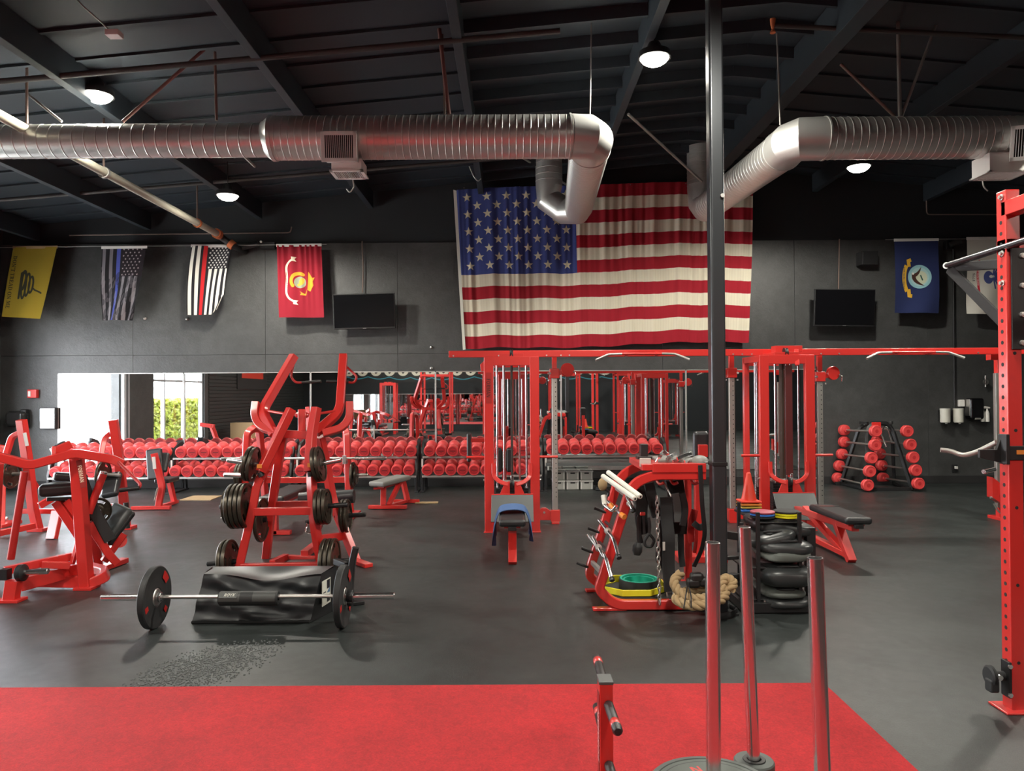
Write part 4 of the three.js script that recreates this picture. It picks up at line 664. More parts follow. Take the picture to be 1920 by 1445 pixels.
// third tower cable column, mostly behind the red rack
{ const t = thing('cable_column', 'silver cable column at the beam end behind the red rack', 'cable column'), x = P(1869, 800, 9.75).x, z = -9.75;
  part(t, 'post', M.stainless, box(x, 1.05, z, 0.05, 1.75, 0.06, 0.006)); part(t, 'rear_upright', M.red, box(x + 0.12, 1.08, z - 0.1, 0.12, 2.16, 0.08)); part(t, 'top_bracket', M.red, box(x, beamY - 0.07, z, 0.2, 0.08, 0.1)); part(t, 'label_plate', M.sticker, box(x + 0.1, 1.35, z - 0.05, 0.05, 0.26, 0.006, 0.001));
  part(t, 'carriage', M.red, plateShape([[-0.14, 0.1], [0.12, -0.08], [0.14, 0.12], [0.02, 0.2], [-0.06, 0.3], [-0.14, 0.36]], 0.12).translate(x, 0.22, z + 0.06), box(x - 0.03, 0.42, z + 0.06, 0.06, 0.16, 0.14)); part(t, 'pin', M.steel, cyl(V(x - 0.16, 0.32, z + 0.1), V(x - 0.08, 0.30, z + 0.1), 0.016), rod([V(x - 0.12, 0.24, z + 0.1), V(x - 0.06, 0.12, z + 0.12), V(x + 0.12, 0.03, z + 0.12), V(x + 0.2, 0.05, z + 0.12)], 0.010, 0.08)); part(t, 'foot', M.red, box(x + 0.12, 0.02, z - 0.1, 0.2, 0.04, 0.3));
  const j = P(1862, 884, 9.6); part(t, 'peg', M.chrome, cyl(V(j.x - 0.12, j.y, -9.6), V(j.x + 0.08, j.y + 0.02, -9.7), 0.03, 0.03, 14)); rebase(t); }
// blue towel over the seat end
{ const t = single('towel', 'blue towel draped over the black seat of the cable station', 'towel', S({ color: lin(0.045, 0.10, 0.24), roughness: 0.95, side: THREE.DoubleSide }), [(() => {
    const cx = -0.005, z0 = -8.05, z1 = -7.62, prof = [[-0.185, 0.16], [-0.18, 0.30], [-0.16, 0.42], [-0.125, 0.486], [0, 0.508], [0.125, 0.486], [0.16, 0.43], [0.185, 0.32], [0.19, 0.19]].map(([x, y]) => V(cx + x, y, 0)), curve = new THREE.CatmullRomCurve3(prof);
    const f = (th) => sheet(40, 16, (u, v) => { const p = curve.getPoint(u), side = Math.abs(u - 0.5) * 2; return V(p.x + 0.018 * Math.sin(v * 11 + u * 9) * side * side + Math.sign(u - 0.5) * th * side, p.y + th * (1 - side) + 0.03 * Math.sin(v * 5 + 1) * side * side * (u < 0.5 ? 1 : 0.4), z0 + (z1 - z0) * v + 0.03 * Math.sin(u * 6)); }); return merge(f(0), f(0.008)); })()]); }
// chest pad machine seen through the first tower
{ const t = thing('pad_machine', 'black padded roller between the uprights of the blue-towel station', 'exercise pad'), a = P(934, 840, 10.6), b = P(934, 885, 10.6), c = P(957, 862, 10.6);
  for (const px of [936, 955]) { const p = P(px, 862, 10.6); part(t, 'pad', M.vinyl, pad(p.x, p.y, -10.6, 0.085, 0.34, 0.1, 0.03)); } const m = P(945.5, 862, 10.6); part(t, 'post', M.red, box(m.x, m.y / 2 + 0.06, -10.66, 0.06, m.y + 0.3, 0.06)); part(t, 'cushion_link', M.sticker, box(m.x, m.y, -10.62, 0.05, 0.24, 0.03)); part(t, 'base', M.red, box(m.x, 0.03, -10.66, 0.5, 0.05, 0.08)); rebase(t); }
// ---------- iron weight plates ----------
function plateGeo(r, th) {
  const s = new THREE.Shape(); s.absarc(0, 0, r * 0.93, 0, Math.PI * 2, false); const hole = new THREE.Path(); hole.absarc(0, 0, 0.026, 0, Math.PI * 2, true); s.holes.push(hole);
  for (let k = 0; k < 3; k++) { const a0 = k * 2.094 + 0.3, a1 = a0 + 0.75, ro = r * 0.80, ri = r * 0.60, h = new THREE.Path(); h.absarc(0, 0, ro, a0, a1, false); h.absarc(0, 0, ri, a1, a0, true); h.closePath(); s.holes.push(h); }
  const web = flat(new THREE.ExtrudeGeometry(s, { depth: th * 0.5, bevelEnabled: false, curveSegments: 10 })).translate(0, 0, -th * 0.25);
  const rim = lathe([[r * 0.88, -th / 2 + 0.003], [r * 0.90, -th / 2], [r * 0.975, -th / 2], [r, -th / 2 + 0.008], [r, th / 2 - 0.008], [r * 0.975, th / 2], [r * 0.90, th / 2], [r * 0.88, th / 2 - 0.003], [r * 0.88, -th / 2 + 0.003]], V(0, 0, 0), V(0, 0, 1), 36);
  const hub = lathe([[0.026, -th / 2], [0.05, -th / 2], [0.058, -th / 2 + 0.005], [0.058, th / 2 - 0.005], [0.05, th / 2], [0.026, th / 2], [0.026, -th / 2]], V(0, 0, 0), V(0, 0, 1), 20);
  return merge(web, rim, hub);
}
const plate45 = plateGeo(0.222, 0.036), plate25 = plateGeo(0.175, 0.032), plate10 = plateGeo(0.125, 0.026);
function putPlate(geo, at, dir, label, group) {
  const m = new THREE.Mesh(geo, M.iron); m.name = numbered('weight_plate'); m.castShadow = m.receiveShadow = true; m.userData = { label, category: 'weight plate', group };
  m.position.copy(at); m.quaternion.setFromUnitVectors(V(0, 0, 1), dir.clone().normalize()); m.rotateZ(rr(0, 6)); scene.add(m); return m;
}
function platesOn(a, b, list, label, group) {          // threaded on a peg from a towards b; list: [geo, offset]
  const d = b.clone().sub(a).normalize(); for (const [g, o] of list) putPlate(g, a.clone().addScaledVector(d, o).add(V(0, -0.003, 0)), d, label, group);
}
const peg = (a, b, r = 0.024) => lathe([[0, 0], [r, 0], [r, a.distanceTo(b) - 0.006], [r - 0.006, a.distanceTo(b)], [0, a.distanceTo(b)]], a, b, 14);

// ---------- plate-loaded pulldown machine in the middle ----------
{ const t = thing('pulldown_machine', 'tall red plate-loaded pulldown machine with two raised arms', 'exercise machine'), w = 0.078;
  const lf = G(448, 1066), rf = G(604, 1061), lr = G(499, 1046), ro = G(668, 1052);
  part(t, 'front_leg', M.red, sq([lf, P(475, 948, 7.35), P(482, 906, 7.38), P(500, 878, 7.4)], w, w, 0.12));
  part(t, 'front_leg', M.red, sq([rf, P(590, 984, 7.33), P(585, 919, 7.36), P(584, 885, 7.38)], w, w, 0.1));
  part(t, 'rear_leg', M.red, sq([lr, P(507, 968, 7.75), P(523, 862, 7.72), P(532, 815, 7.6)], w, w, 0.1));
  part(t, 'rear_leg', M.red, sq([ro, P(624, 941, 7.8), P(611, 870, 7.75), P(600, 818, 7.62)], w, w, 0.1));
  part(t, 'cross_bar', M.red, beam(P(478, 959, 7.34), P(589, 957, 7.34), 0.06, 0.075)); part(t, 'floor_bar', M.red, beam(P(452, 1062, 7.28), P(602, 1059, 7.28), 0.06, 0.06)); part(t, 'floor_bar', M.red, beam(P(536, 1046, 7.75), P(592, 1049, 7.75), 0.06, 0.07)); part(t, 'floor_bar', M.red, beam(P(510, 1056, 7.35), P(536, 1044, 7.75), 0.06, 0.07));
  part(t, 'rear_cross_bar', M.red, beam(P(515, 945, 7.75), P(620, 943, 7.75), 0.05, 0.06)); part(t, 'foot', M.red, beam(ro.clone().add(V(-0.04, 0.02, 0.02)), G(692, 1064).add(V(0, 0.02, 0)), 0.09, 0.04)); part(t, 'lower_gusset', M.red, beam(P(600, 1010, 7.4), P(640, 1005, 7.7), 0.05, 0.08));
  part(t, 'weight_arm', M.red, sq([P(546, 767, 7.52), P(489, 884, 7.3)], 0.08, 0.085, 0)); part(t, 'weight_arm', M.red, sq([P(593, 764, 7.52), P(584, 818, 7.45), P(580, 884, 7.34)], 0.08, 0.085, 0.05));
  part(t, 'link_arm', M.red, sq([P(522, 805, 7.6), P(512, 862, 7.55), P(497, 884, 7.5)], 0.05, 0.05, 0.06));
  const la = part(t, 'lever_arm', M.red, sq([P(551, 667, 8.05), P(491, 771, 7.72), P(514, 814, 7.55)], 0.085, 0.08, 0.10)), ra = part(t, 'lever_arm', M.red, sq([P(644, 666, 8.05), P(637, 772, 7.72), P(592, 811, 7.55)], 0.085, 0.08, 0.10));
  part(la, 'handle_bracket', M.redDeep, rod([P(550, 684, 8.05), P(545, 706, 8.0), P(554, 717, 8.0), P(566, 717, 8.0)], 0.013, 0.05)); part(la, 'grip', M.black, rod([P(566, 717, 8.0), P(602, 715, 8.0)], 0.017, 0)); part(ra, 'handle_bracket', M.redDeep, rod([P(648, 686, 8.05), P(670, 706, 8.0), P(664, 718, 8.0), P(652, 716, 8.0)], 0.013, 0.05)); part(ra, 'grip', M.black, rod([P(654, 716, 8.0), P(612, 715, 8.0)], 0.017, 0));
  for (const q of [[[480, 754, 7.75], [477, 781, 7.7], [488, 801, 7.62], [518, 810, 7.55]], [[655, 754, 7.75], [656, 781, 7.7], [643, 802, 7.62], [605, 813, 7.55]]]) part(t, 'counter_arm', M.red, sq(q.map((p) => P(...p)), 0.075, 0.07, 0.10));
  part(t, 'tie_rod', M.red, rod([P(499, 770, 7.7), P(532, 775, 7.55)], 0.014, 0)); part(t, 'tie_rod', M.red, rod([P(598, 775, 7.55), P(632, 770, 7.7)], 0.014, 0));
  part(t, 'top_bar', M.red, beam(P(514, 812, 7.55), P(586, 816, 7.55), 0.07, 0.08)); part(t, 'centre_post', M.red, beam(P(566, 768, 7.65), P(566, 812, 7.58), 0.075, 0.06)); part(t, 'pulley_knob', M.red, lathe([[0, -0.07], [0.02, -0.07], [0.03, -0.05], [0.035, 0], [0.03, 0.05], [0.02, 0.07], [0, 0.07]], P(566, 778, 7.7), P(1166, 778, 7.7), 14));
  part(t, 'bumper', M.black, cyl(P(491, 893, 7.3), P(487, 885, 7.3), 0.03, 0.03, 12), cyl(P(583, 893, 7.34), P(582, 884, 7.34), 0.03, 0.03, 12)); part(t, 'brass_tag', M.orange, box(P(486, 874, 7.24).x, P(486, 874, 7.24).y, -7.245, 0.05, 0.04, 0.006), box(P(579, 872, 7.28).x, P(579, 872, 7.28).y, -7.285, 0.03, 0.04, 0.006));
  part(t, 'thigh_pad', M.vinyl, cyl(P(562, 936, 8.2), P(588, 934, 8.2), 0.075, 0.075, 18)); part(t, 'thigh_pad', M.vinyl, cyl(P(628, 932, 8.2), P(664, 930, 8.2), 0.075, 0.075, 18)); part(t, 'seat', M.vinyl, pad(P(590, 942, 8.2).x, P(570, 945, 8.2).y, -8.25, 0.36, 0.07, 0.36)); part(t, 'seat_post', M.red, box(P(592, 980, 8.2).x, 0.26, -8.25, 0.08, 0.5, 0.08)); part(t, 'spine', M.red, beam(V(P(592, 980, 8.2).x, 0.05, -8.5), V(P(592, 980, 8.2).x, 0.05, -7.75), 0.08, 0.07)); part(t, 'knee_lever', M.chrome, rod([P(584, 978, 7.6), P(576, 980, 7.55), P(572, 998, 7.5), P(586, 999, 7.5)], 0.009, 0.02)); part(t, 'lever_grip', M.black, cyl(P(574, 979, 7.55), P(586, 976, 7.6), 0.022, 0.022, 12));
  const pegs = [[[476, 946, 7.38], [412, 950, 7.38]], [[444, 1052, 7.3], [388, 1057, 7.3]], [[590, 950, 7.36], [652, 946, 7.36]], [[600, 1052, 7.3], [668, 1050, 7.3]], [[628, 968, 7.75], [686, 964, 7.75]], [[500, 974, 7.55], [482, 974, 7.55]]].map((q) => q.map((p) => P(...p)));
  for (const [a, b] of pegs) part(t, 'storage_peg', M.black, peg(a, b)); const horns = [[[490, 872, 7.4], [426, 862, 7.4]], [[582, 872, 7.38], [640, 862, 7.38]], [[470, 892, 7.6], [420, 890, 7.6]]].map((q) => q.map((p) => P(...p))); for (const [a, b] of horns) part(t, 'weight_horn', M.chrome, peg(a, b, 0.024)); part(t, 'small_peg', M.steel, cyl(P(474, 968, 7.4), P(414, 971, 7.4), 0.008), cyl(P(605, 984, 7.4), P(600, 1000, 7.4), 0.008));
  rebase(t);
  const gp = 'plates stored on the pulldown machine';
  platesOn(...pegs[0], [[plate45, 0.07], [plate45, 0.115], [plate45, 0.16], [plate45, 0.205], [plate25, 0.25]], 'olive-grey iron plate on the middle peg, doorway side of the pulldown machine', gp + ', doorway side middle');
  platesOn(...pegs[1], [[plate45, 0.06], [plate45, 0.105]], 'olive-grey iron plate on the bottom peg, doorway side of the pulldown machine', gp + ', doorway side bottom');
  platesOn(...pegs[2], [[plate25, 0.04], [plate25, 0.08], [plate25, 0.12]], 'olive-grey iron plate on the middle peg, bench side of the pulldown machine', gp + ', bench side middle');
  platesOn(...pegs[3], [[plate45, 0.05], [plate45, 0.095], [plate45, 0.14]], 'olive-grey iron plate on the bottom peg, bench side of the pulldown machine', gp + ', bench side bottom');
  platesOn(...pegs[4], [[plate25, 0.09], [plate25, 0.13]], 'olive-grey iron plate on the rear peg, bench side of the pulldown machine', gp + ', bench side rear');
  platesOn(...pegs[5], [[plate45, 0.05]], 'lone iron plate hanging inside the pulldown machine frame', gp + ', inside');
  platesOn(...horns[0], [[plate25, 0.08], [plate25, 0.125]], 'iron plate loaded on the doorway-side weight arm of the pulldown machine', 'plates loaded on the doorway-side arm');
  platesOn(...horns[1], [[plate25, 0.06], [plate25, 0.10]], 'iron plate loaded on the bench-side weight arm of the pulldown machine', 'plates loaded on the bench-side arm');
}
// ---------- bench press rack behind it ----------
{ const t = thing('bench_press', 'red bench press frame with a bar racked, behind the pulldown machine', 'weight bench'), d = 10.0, w = 0.08;
  const xl = P(461, 900, d).x, xr = P(650, 900, d).x, y = P(560, 856, d).y - 0.02;
  for (const [x, s] of [[xl, 1], [xr, -1]]) { part(t, 'upright', M.red, sq([V(x - s * 0.03, 0.02, -d), V(x, 1.18, -d - 0.05), V(x + s * 0.05, 1.24, -d - 0.12), V(x + s * 0.08, 1.24, -d - 0.3), V(x + s * 0.08, 0.02, -d - 0.6)], w, w, 0.1)); part(t, 'bar_hook', M.steel, box(x, y - 0.045, -d + 0.08, 0.05, 0.05, 0.10), box(x, y, -d + 0.13, 0.05, 0.09, 0.02)); part(t, 'storage_peg', M.steel, peg(V(x, 0.62, -d - 0.02), V(x - s * 0.28, 0.62, -d - 0.02), 0.02)); part(t, 'foot', M.red, box(x, 0.02, -d - 0.25, 0.1, 0.04, 0.9)); }
  part(t, 'cross_bar', M.red, beam(V(xl, 0.5, -d - 0.5), V(xr, 0.5, -d - 0.5), 0.06, 0.08)); part(t, 'warning_strip', M.sticker, box(P(513, 870, d).x, 0.8, -d - 0.2, 0.03, 0.35, 0.01)); const xm = (xl + xr) / 2; part(t, 'bench_pad', M.vinyl, pad(xm, 0.44, -d + 0.45, 0.3, 0.08, 1.2)); part(t, 'bench_frame', M.red, box(xm, 0.36, -d + 0.4, 0.08, 0.07, 1.1), box(xm, 0.18, -d + 0.92, 0.08, 0.34, 0.08), box(xm, 0.03, -d + 0.92, 0.4, 0.05, 0.08)); rebase(t);
  const bar = thing('barbell', 'bare steel barbell racked on the bench press behind the pulldown machine', 'barbell'), xa = P(415, 855, d - 0.09).x, xb = P(725, 855, d - 0.09).x, bz = -d + 0.09; part(bar, 'shaft', M.steel, cyl(V(xa + 0.4, y + 0.004, bz), V(xb - 0.4, y + 0.004, bz), 0.0145, 0.0145, 12)); for (const [a, b] of [[xa, xa + 0.42], [xb, xb - 0.42]]) part(bar, 'sleeve', M.chrome, peg(V(b, y + 0.004, bz), V(a, y + 0.004, bz), 0.025)); rebase(bar);
  platesOn(V(xr, 0.62, -d - 0.02), V(xr + 0.3, 0.62, -d - 0.02), [[plate25, 0.08], [plate10, 0.12]], 'iron plate stored low on the bench press frame, flat bench side', 'plates on the bench press, flat bench side'); platesOn(V(xl, 0.62, -d - 0.02), V(xl - 0.3, 0.62, -d - 0.02), [[plate25, 0.06], [plate25, 0.10]], 'iron plate stored low on the bench press frame, doorway side', 'plates on the bench press, doorway side'); }
// ---------- benches ----------
{ const t = thing('flat_bench', 'small red flat bench with a pale grey pad, standing alone', 'weight bench'), f = G(727, 954), d = -f.z;
  const a = P(705, 908, d - 0.15), b = P(757, 894, d + 0.5); part(t, 'pad', M.greyVinyl, (() => { const g = pad(0, 0, 0, 0.28, 0.075, a.distanceTo(b) * 1.0, 0.03); return orient(g, a, b); })()); part(t, 'pad_tray', M.red, orient(box(0, -0.055, 0, 0.12, 0.035, 0.5), a, b));
  const m = a.clone().lerp(b, 0.45); part(t, 'front_post', M.red, beam(V(m.x - 0.06, 0.06, f.z), V(m.x - 0.06, m.y - 0.08, f.z - 0.02), 0.075)); part(t, 'slant_post', M.red, beam(V(m.x + 0.02, 0.06, f.z), V(m.x + 0.14, m.y - 0.03, f.z - 0.35), 0.06)); part(t, 'rear_post', M.red, beam(V(m.x + 0.22, 0.05, f.z - 0.55), V(m.x + 0.16, m.y - 0.05, f.z - 0.5), 0.07)); part(t, 'floor_bar', M.red, beam(P(691, 950, d), P(763, 950, d), 0.08, 0.05)); part(t, 'spine', M.red, beam(V(m.x, 0.035, f.z), V(m.x + 0.2, 0.035, f.z - 0.6), 0.06, 0.05)); part(t, 'rear_bar', M.red, box(m.x + 0.2, 0.03, f.z - 0.6, 0.4, 0.05, 0.06)); part(t, 'pin_handle', M.red, cyl(V(m.x - 0.2, m.y - 0.09, f.z + 0.03), V(m.x - 0.02, m.y - 0.08, f.z), 0.018)); rebase(t); }
{ const t = thing('utility_seat', 'red upright bench seat with black back pad before the dumbbells', 'weight bench'), d = 11.1;
  const q = (px, py, dd = d) => P(px, py, dd); part(t, 'spine_post', M.red, sq([q(297, 950), q(304, 912), q(300, 895), q(289, 850, 11.05)], 0.09, 0.06, 0.05)); part(t, 'back_pad', M.vinyl, orient(pad(0, 0, 0, 0.24, 0.07, 0.46, 0.03), q(292, 893, 11.16), q(289, 847, 11.22), V(0, 0, 1)), orient(pad(0, 0, 0, 0.22, 0.07, 0.3, 0.03), q(299, 884, 11.2), q(305, 850, 11.3), V(0, 0, 1))); part(t, 'white_strip', M.sticker, beam(q(288, 856, 11.0), q(290, 879, 11.0), 0.05, 0.006), beam(q(290, 938, 11.04), q(296, 914, 11.04), 0.05, 0.006)); part(t, 'seat', M.vinyl, pad(q(313, 898, 11.5).x, q(313, 899, 11.5).y, -11.5, 0.22, 0.07, 0.4)); part(t, 'front_bar', M.red, beam(q(247, 952), q(320, 951), 0.07, 0.05)); part(t, 'rear_leg', M.red, beam(q(327, 943, 11.6), q(318, 903, 11.5), 0.075, 0.06)); part(t, 'spine', M.red, beam(V(q(297, 948).x, 0.04, -11.1), V(q(326, 943, 11.6).x, 0.04, -11.7), 0.07, 0.05)); rebase(t); }
single('plywood_sheet', 'thin tan plywood square lying on the floor beside the utility bench', 'board', M.tan, [(() => { const a = [[337, 938], [395, 938], [416, 930], [362, 930]].map((p) => G(...p)); const s = new THREE.Shape(a.map((p) => new THREE.Vector2(p.x, -p.z))); return flat(new THREE.ExtrudeGeometry(s, { depth: 0.012, bevelEnabled: false })).rotateX(-Math.PI / 2); })()]);
single('floor_board', 'thin pale board lying on the floor between flat bench and cable station', 'board', M.tan, [(() => { const a = G(778, 944), b = G(822, 942); return box((a.x + b.x) / 2, 0.008, a.z - 0.06, b.x - a.x, 0.016, 0.12); })()]);

// ---------- left: plate-loaded machine in front ----------
{ const t = thing('incline_press_machine', 'red plate-loaded press machine with slanted black pads', 'exercise machine'), w = 0.085;
  const up = part(t, 'main_upright', M.red, sq([G(163, 1103), P(143, 846, 6.62)], 0.09, 0.11, 0)); letterStrip(up, 'FORMAN', '#8d1b17', '#d8c9b0', P(148, 862, 6.56), P(157, 914, 6.53), 0.05, V(0.1, 0, 1)); part(t, 'upright_foot', M.red, box(G(163, 1103).x, 0.012, G(163, 1103).z, 0.16, 0.024, 0.16));
  part(t, 'lever_arm', M.red, sq([P(-40, 846, 6.3), P(58, 872, 6.35), P(140, 849, 6.5), P(213, 861, 6.6), P(232, 871, 6.6)], 0.06, 0.075, 0.05)); part(t, 'lever_block', M.red, beam(P(97, 848, 6.6), P(133, 832, 6.7), 0.06, 0.07), beam(P(100, 862, 6.5), P(101, 838, 6.55), 0.03, 0.05)); part(t, 'handle_bar', M.redDeep, rod([P(222, 866, 6.55), P(264, 908, 6.4), P(260, 914, 6.35)], 0.014, 0.03)); part(t, 'grip', M.black, rod([P(262, 914, 6.35), P(225, 919, 6.35)], 0.018, 0));
  part(t, 'chest_pad', M.vinyl, orient(pad(0, 0, 0, 0.22, 0.11, 0.34, 0.04), P(88, 918, 6.65), P(142, 914, 6.75)), orient(pad(0, 0, 0, 0.14, 0.08, 0.28, 0.03), P(112, 893, 7.0), P(152, 895, 7.1))); part(t, 'pad_plate', M.black, orient(box(0, -0.07, 0, 0.14, 0.03, 0.22), P(92, 920, 6.65), P(138, 918, 6.75)));
  part(t, 'slant_beam', M.red, sq([P(108, 940, 6.7), P(152, 1004, 6.7)], 0.09, 0.08, 0), sq([P(128, 938, 6.7), P(150, 968, 6.7)], 0.08, 0.07, 0)); part(t, 'back_support', M.black, sq([P(150, 892, 6.75), P(172, 950, 6.8), P(206, 1012, 6.85)], 0.14, 0.10, 0.06)); part(t, 'seat_pad', M.greyPlate, orient(pad(0, 0, 0, 0.24, 0.07, 0.34, 0.03), P(196, 998, 6.95), P(226, 958, 7.05), V(-0.4, 0.3, 1))); part(t, 'seat_edge', M.vinyl, orient(pad(0, -0.035, 0, 0.25, 0.06, 0.36, 0.03), P(194, 1002, 6.95), P(226, 960, 7.05), V(-0.4, 0.3, 1)));
  part(t, 'seat_strut', M.red, sq([P(166, 980, 6.75), P(205, 1040, 6.85), P(218, 1054, 6.9)], 0.09, 0.07, 0.04)); part(t, 'seat_brace', M.red, sq([P(232, 1000, 7.0), P(195, 1052, 6.9)], 0.07, 0.06, 0)); part(t, 'adjuster_disc', M.red, lathe([[0, -0.02], [0.06, -0.02], [0.06, 0.02], [0, 0.02]], P(225, 1014, 6.98), P(225, 1014, 5), 18)); part(t, 'rear_foot', M.red, beam(G(172, 1078).add(V(0, 0.03, 0)), G(234, 1055).add(V(0, 0.03, 0)), 0.09, 0.05)); part(t, 'rear_post', M.red, beam(G(186, 1068), P(178, 1000, 6.85), 0.075, 0.06));
  part(t, 'base_beam', M.red, beam(P(36, 1096, 6.3), P(156, 1064, 6.75), 0.07, 0.11), beam(P(52, 1088, 6.62), P(158, 1090, 6.62), 0.07, 0.10)); part(t, 'base_loop', M.red, sq([P(166, 1094, 6.6), P(196, 1082, 6.66), P(198, 1070, 6.85), P(172, 1064, 7.0)], 0.06, 0.09, 0.05)); part(t, 'front_post', M.red, sq([G(20, 1127), P(26, 1088, 6.22)], 0.10, 0.09, 0)); part(t, 'front_foot', M.red, box(G(20, 1127).x, 0.012, G(20, 1127).z, 0.2, 0.024, 0.14)); part(t, 'pivot_link', M.red, beam(P(8, 1070, 6.3), P(148, 1040, 6.7), 0.05, 0.07), beam(P(78, 1058, 6.45), P(132, 1060, 6.55), 0.045, 0.06)); part(t, 'upper_link', M.red, beam(P(149, 1005, 6.68), P(135, 1058, 6.6), 0.035, 0.035));
  part(t, 'slide_rod', M.redDeep, rod([P(46, 884, 6.35), P(20, 1048, 6.35)], 0.03, 0)); part(t, 'counter_lever', M.red, rod([P(194, 888, 6.75), P(166, 962, 6.7)], 0.033, 0)); part(t, 'lever_cap', M.chrome, cyl(P(195, 884, 6.75), P(188, 904, 6.74), 0.03, 0.03, 14)); const ha = P(30, 1074, 6.25), hb = P(91, 1070, 6.25); part(t, 'weight_horn', M.chrome, peg(ha, hb, 0.026)); part(t, 'horn_disc', M.black, lathe([[0, 0], [0.06, 0], [0.07, 0.01], [0.07, 0.05], [0.04, 0.06], [0, 0.06]], P(34, 1074, 6.25), hb, 20)); part(t, 'stop_bumper', M.black, box(P(10, 1076, 6.25).x, P(10, 1076, 6.25).y, -6.25, 0.07, 0.09, 0.07)); part(t, 'edge_upright', M.red, sq([G(-20, 1106), P(-8, 870, 6.5)], 0.09, 0.09, 0)); rebase(t);
  putPlate(plate10, P(183, 958, 6.9), V(0.7, 0, 0.6), 'small iron plate on the slanted lever of the press machine', undefined); }
// ---------- left: frame machine behind ----------
{ const t = thing('row_machine', 'red plate-loaded row machine whose two posts rise at the doorway', 'exercise machine'), d = 9.4, w = 0.10;
  const lp = part(t, 'post', M.red, sq([G(72, 995), P(62, 954, 9.35), P(54, 880, 9.3), P(40, 787, 9.2)], 0.10, 0.09, 0)); part(lp, 'white_strip', M.sticker, beam(P(46, 811, 9.18), P(51, 836, 9.19), 0.045, 0.008)); part(t, 'post', M.red, sq([G(237, 991), P(230, 920, 9.4), P(222, 850, 9.35), P(212, 787, 9.3)], 0.10, 0.09, 0));
  part(t, 'arc_brace', M.red, sq([P(38, 811, 9.25), P(22, 818, 9.25), P(14, 846, 9.2), P(-6, 900, 9.1)], 0.07, 0.06, 0.12)); part(t, 'arc_brace', M.red, sq([P(212, 809, 9.35), P(196, 820, 9.3), P(191, 846, 9.25), P(182, 900, 9.15)], 0.07, 0.06, 0.12)); part(t, 'foot_block', M.red, box(G(72, 995).x, 0.02, G(72, 995).z, 0.2, 0.04, 0.16), box(G(237, 991).x, 0.02, G(237, 991).z, 0.2, 0.04, 0.16)); part(t, 'base_bar', M.red, beam(P(-4, 1000, 9.0), P(66, 985, 9.3), 0.06, 0.07), beam(P(36, 958, 9.5), P(112, 958, 9.5), 0.06, 0.06), beam(P(190, 950, 9.5), P(232, 947, 9.5), 0.06, 0.06)); part(t, 'front_leg', M.red, sq([G(97, 1010), P(108, 958, 9.0)], 0.12, 0.07, 0)); part(t, 'shock_rod', M.black, cyl(P(236, 942, 9.2), P(239, 990, 9.2), 0.03, 0.03, 12)); part(t, 'label_bar', M.red, beam(P(74, 948, 9.1), P(98, 934, 9.2), 0.05, 0.08)); part(t, 'link_bar', M.redDeep, beam(P(50, 880, 9.3), P(70, 915, 9.4), 0.05, 0.05)); const hL = [P(14, 888, 9.2), P(40, 888, 9.2)], hR = [P(186, 889, 9.2), P(226, 891, 9.2)]; part(t, 'weight_horn', M.steel, peg(...hL, 0.022), peg(...hR, 0.022)); part(t, 'back_pad', M.vinyl, orient(pad(0, 0, 0, 0.2, 0.09, 0.34, 0.035), P(205, 930, 9.1), P(214, 888, 9.3), V(0, 0, 1))); rebase(t);
  platesOn(...hL, [[plate25, 0.05]], 'iron plate on the row machine arm near the room corner', undefined); platesOn(...hR, [[plate25, 0.05]], 'iron plate on the row machine arm before the bright doorway', undefined); }
{ const t = thing('side_machine', 'red machine post and arm cut by the picture edge, behind the row machine', 'exercise machine'); part(t, 'post', M.red, sq([G(2, 985), P(5, 838, 10.2)], 0.09, 0.09, 0)); part(t, 'arm', M.red, beam(P(-30, 836, 10.2), P(14, 842, 10.2), 0.09, 0.09)); part(t, 'base', M.red, box(G(2, 985).x, 0.02, G(2, 985).z, 0.3, 0.04, 0.4)); part(t, 'horn', M.steel, peg(P(-6, 972, 10), P(15, 971, 10), 0.02)); rebase(t); }
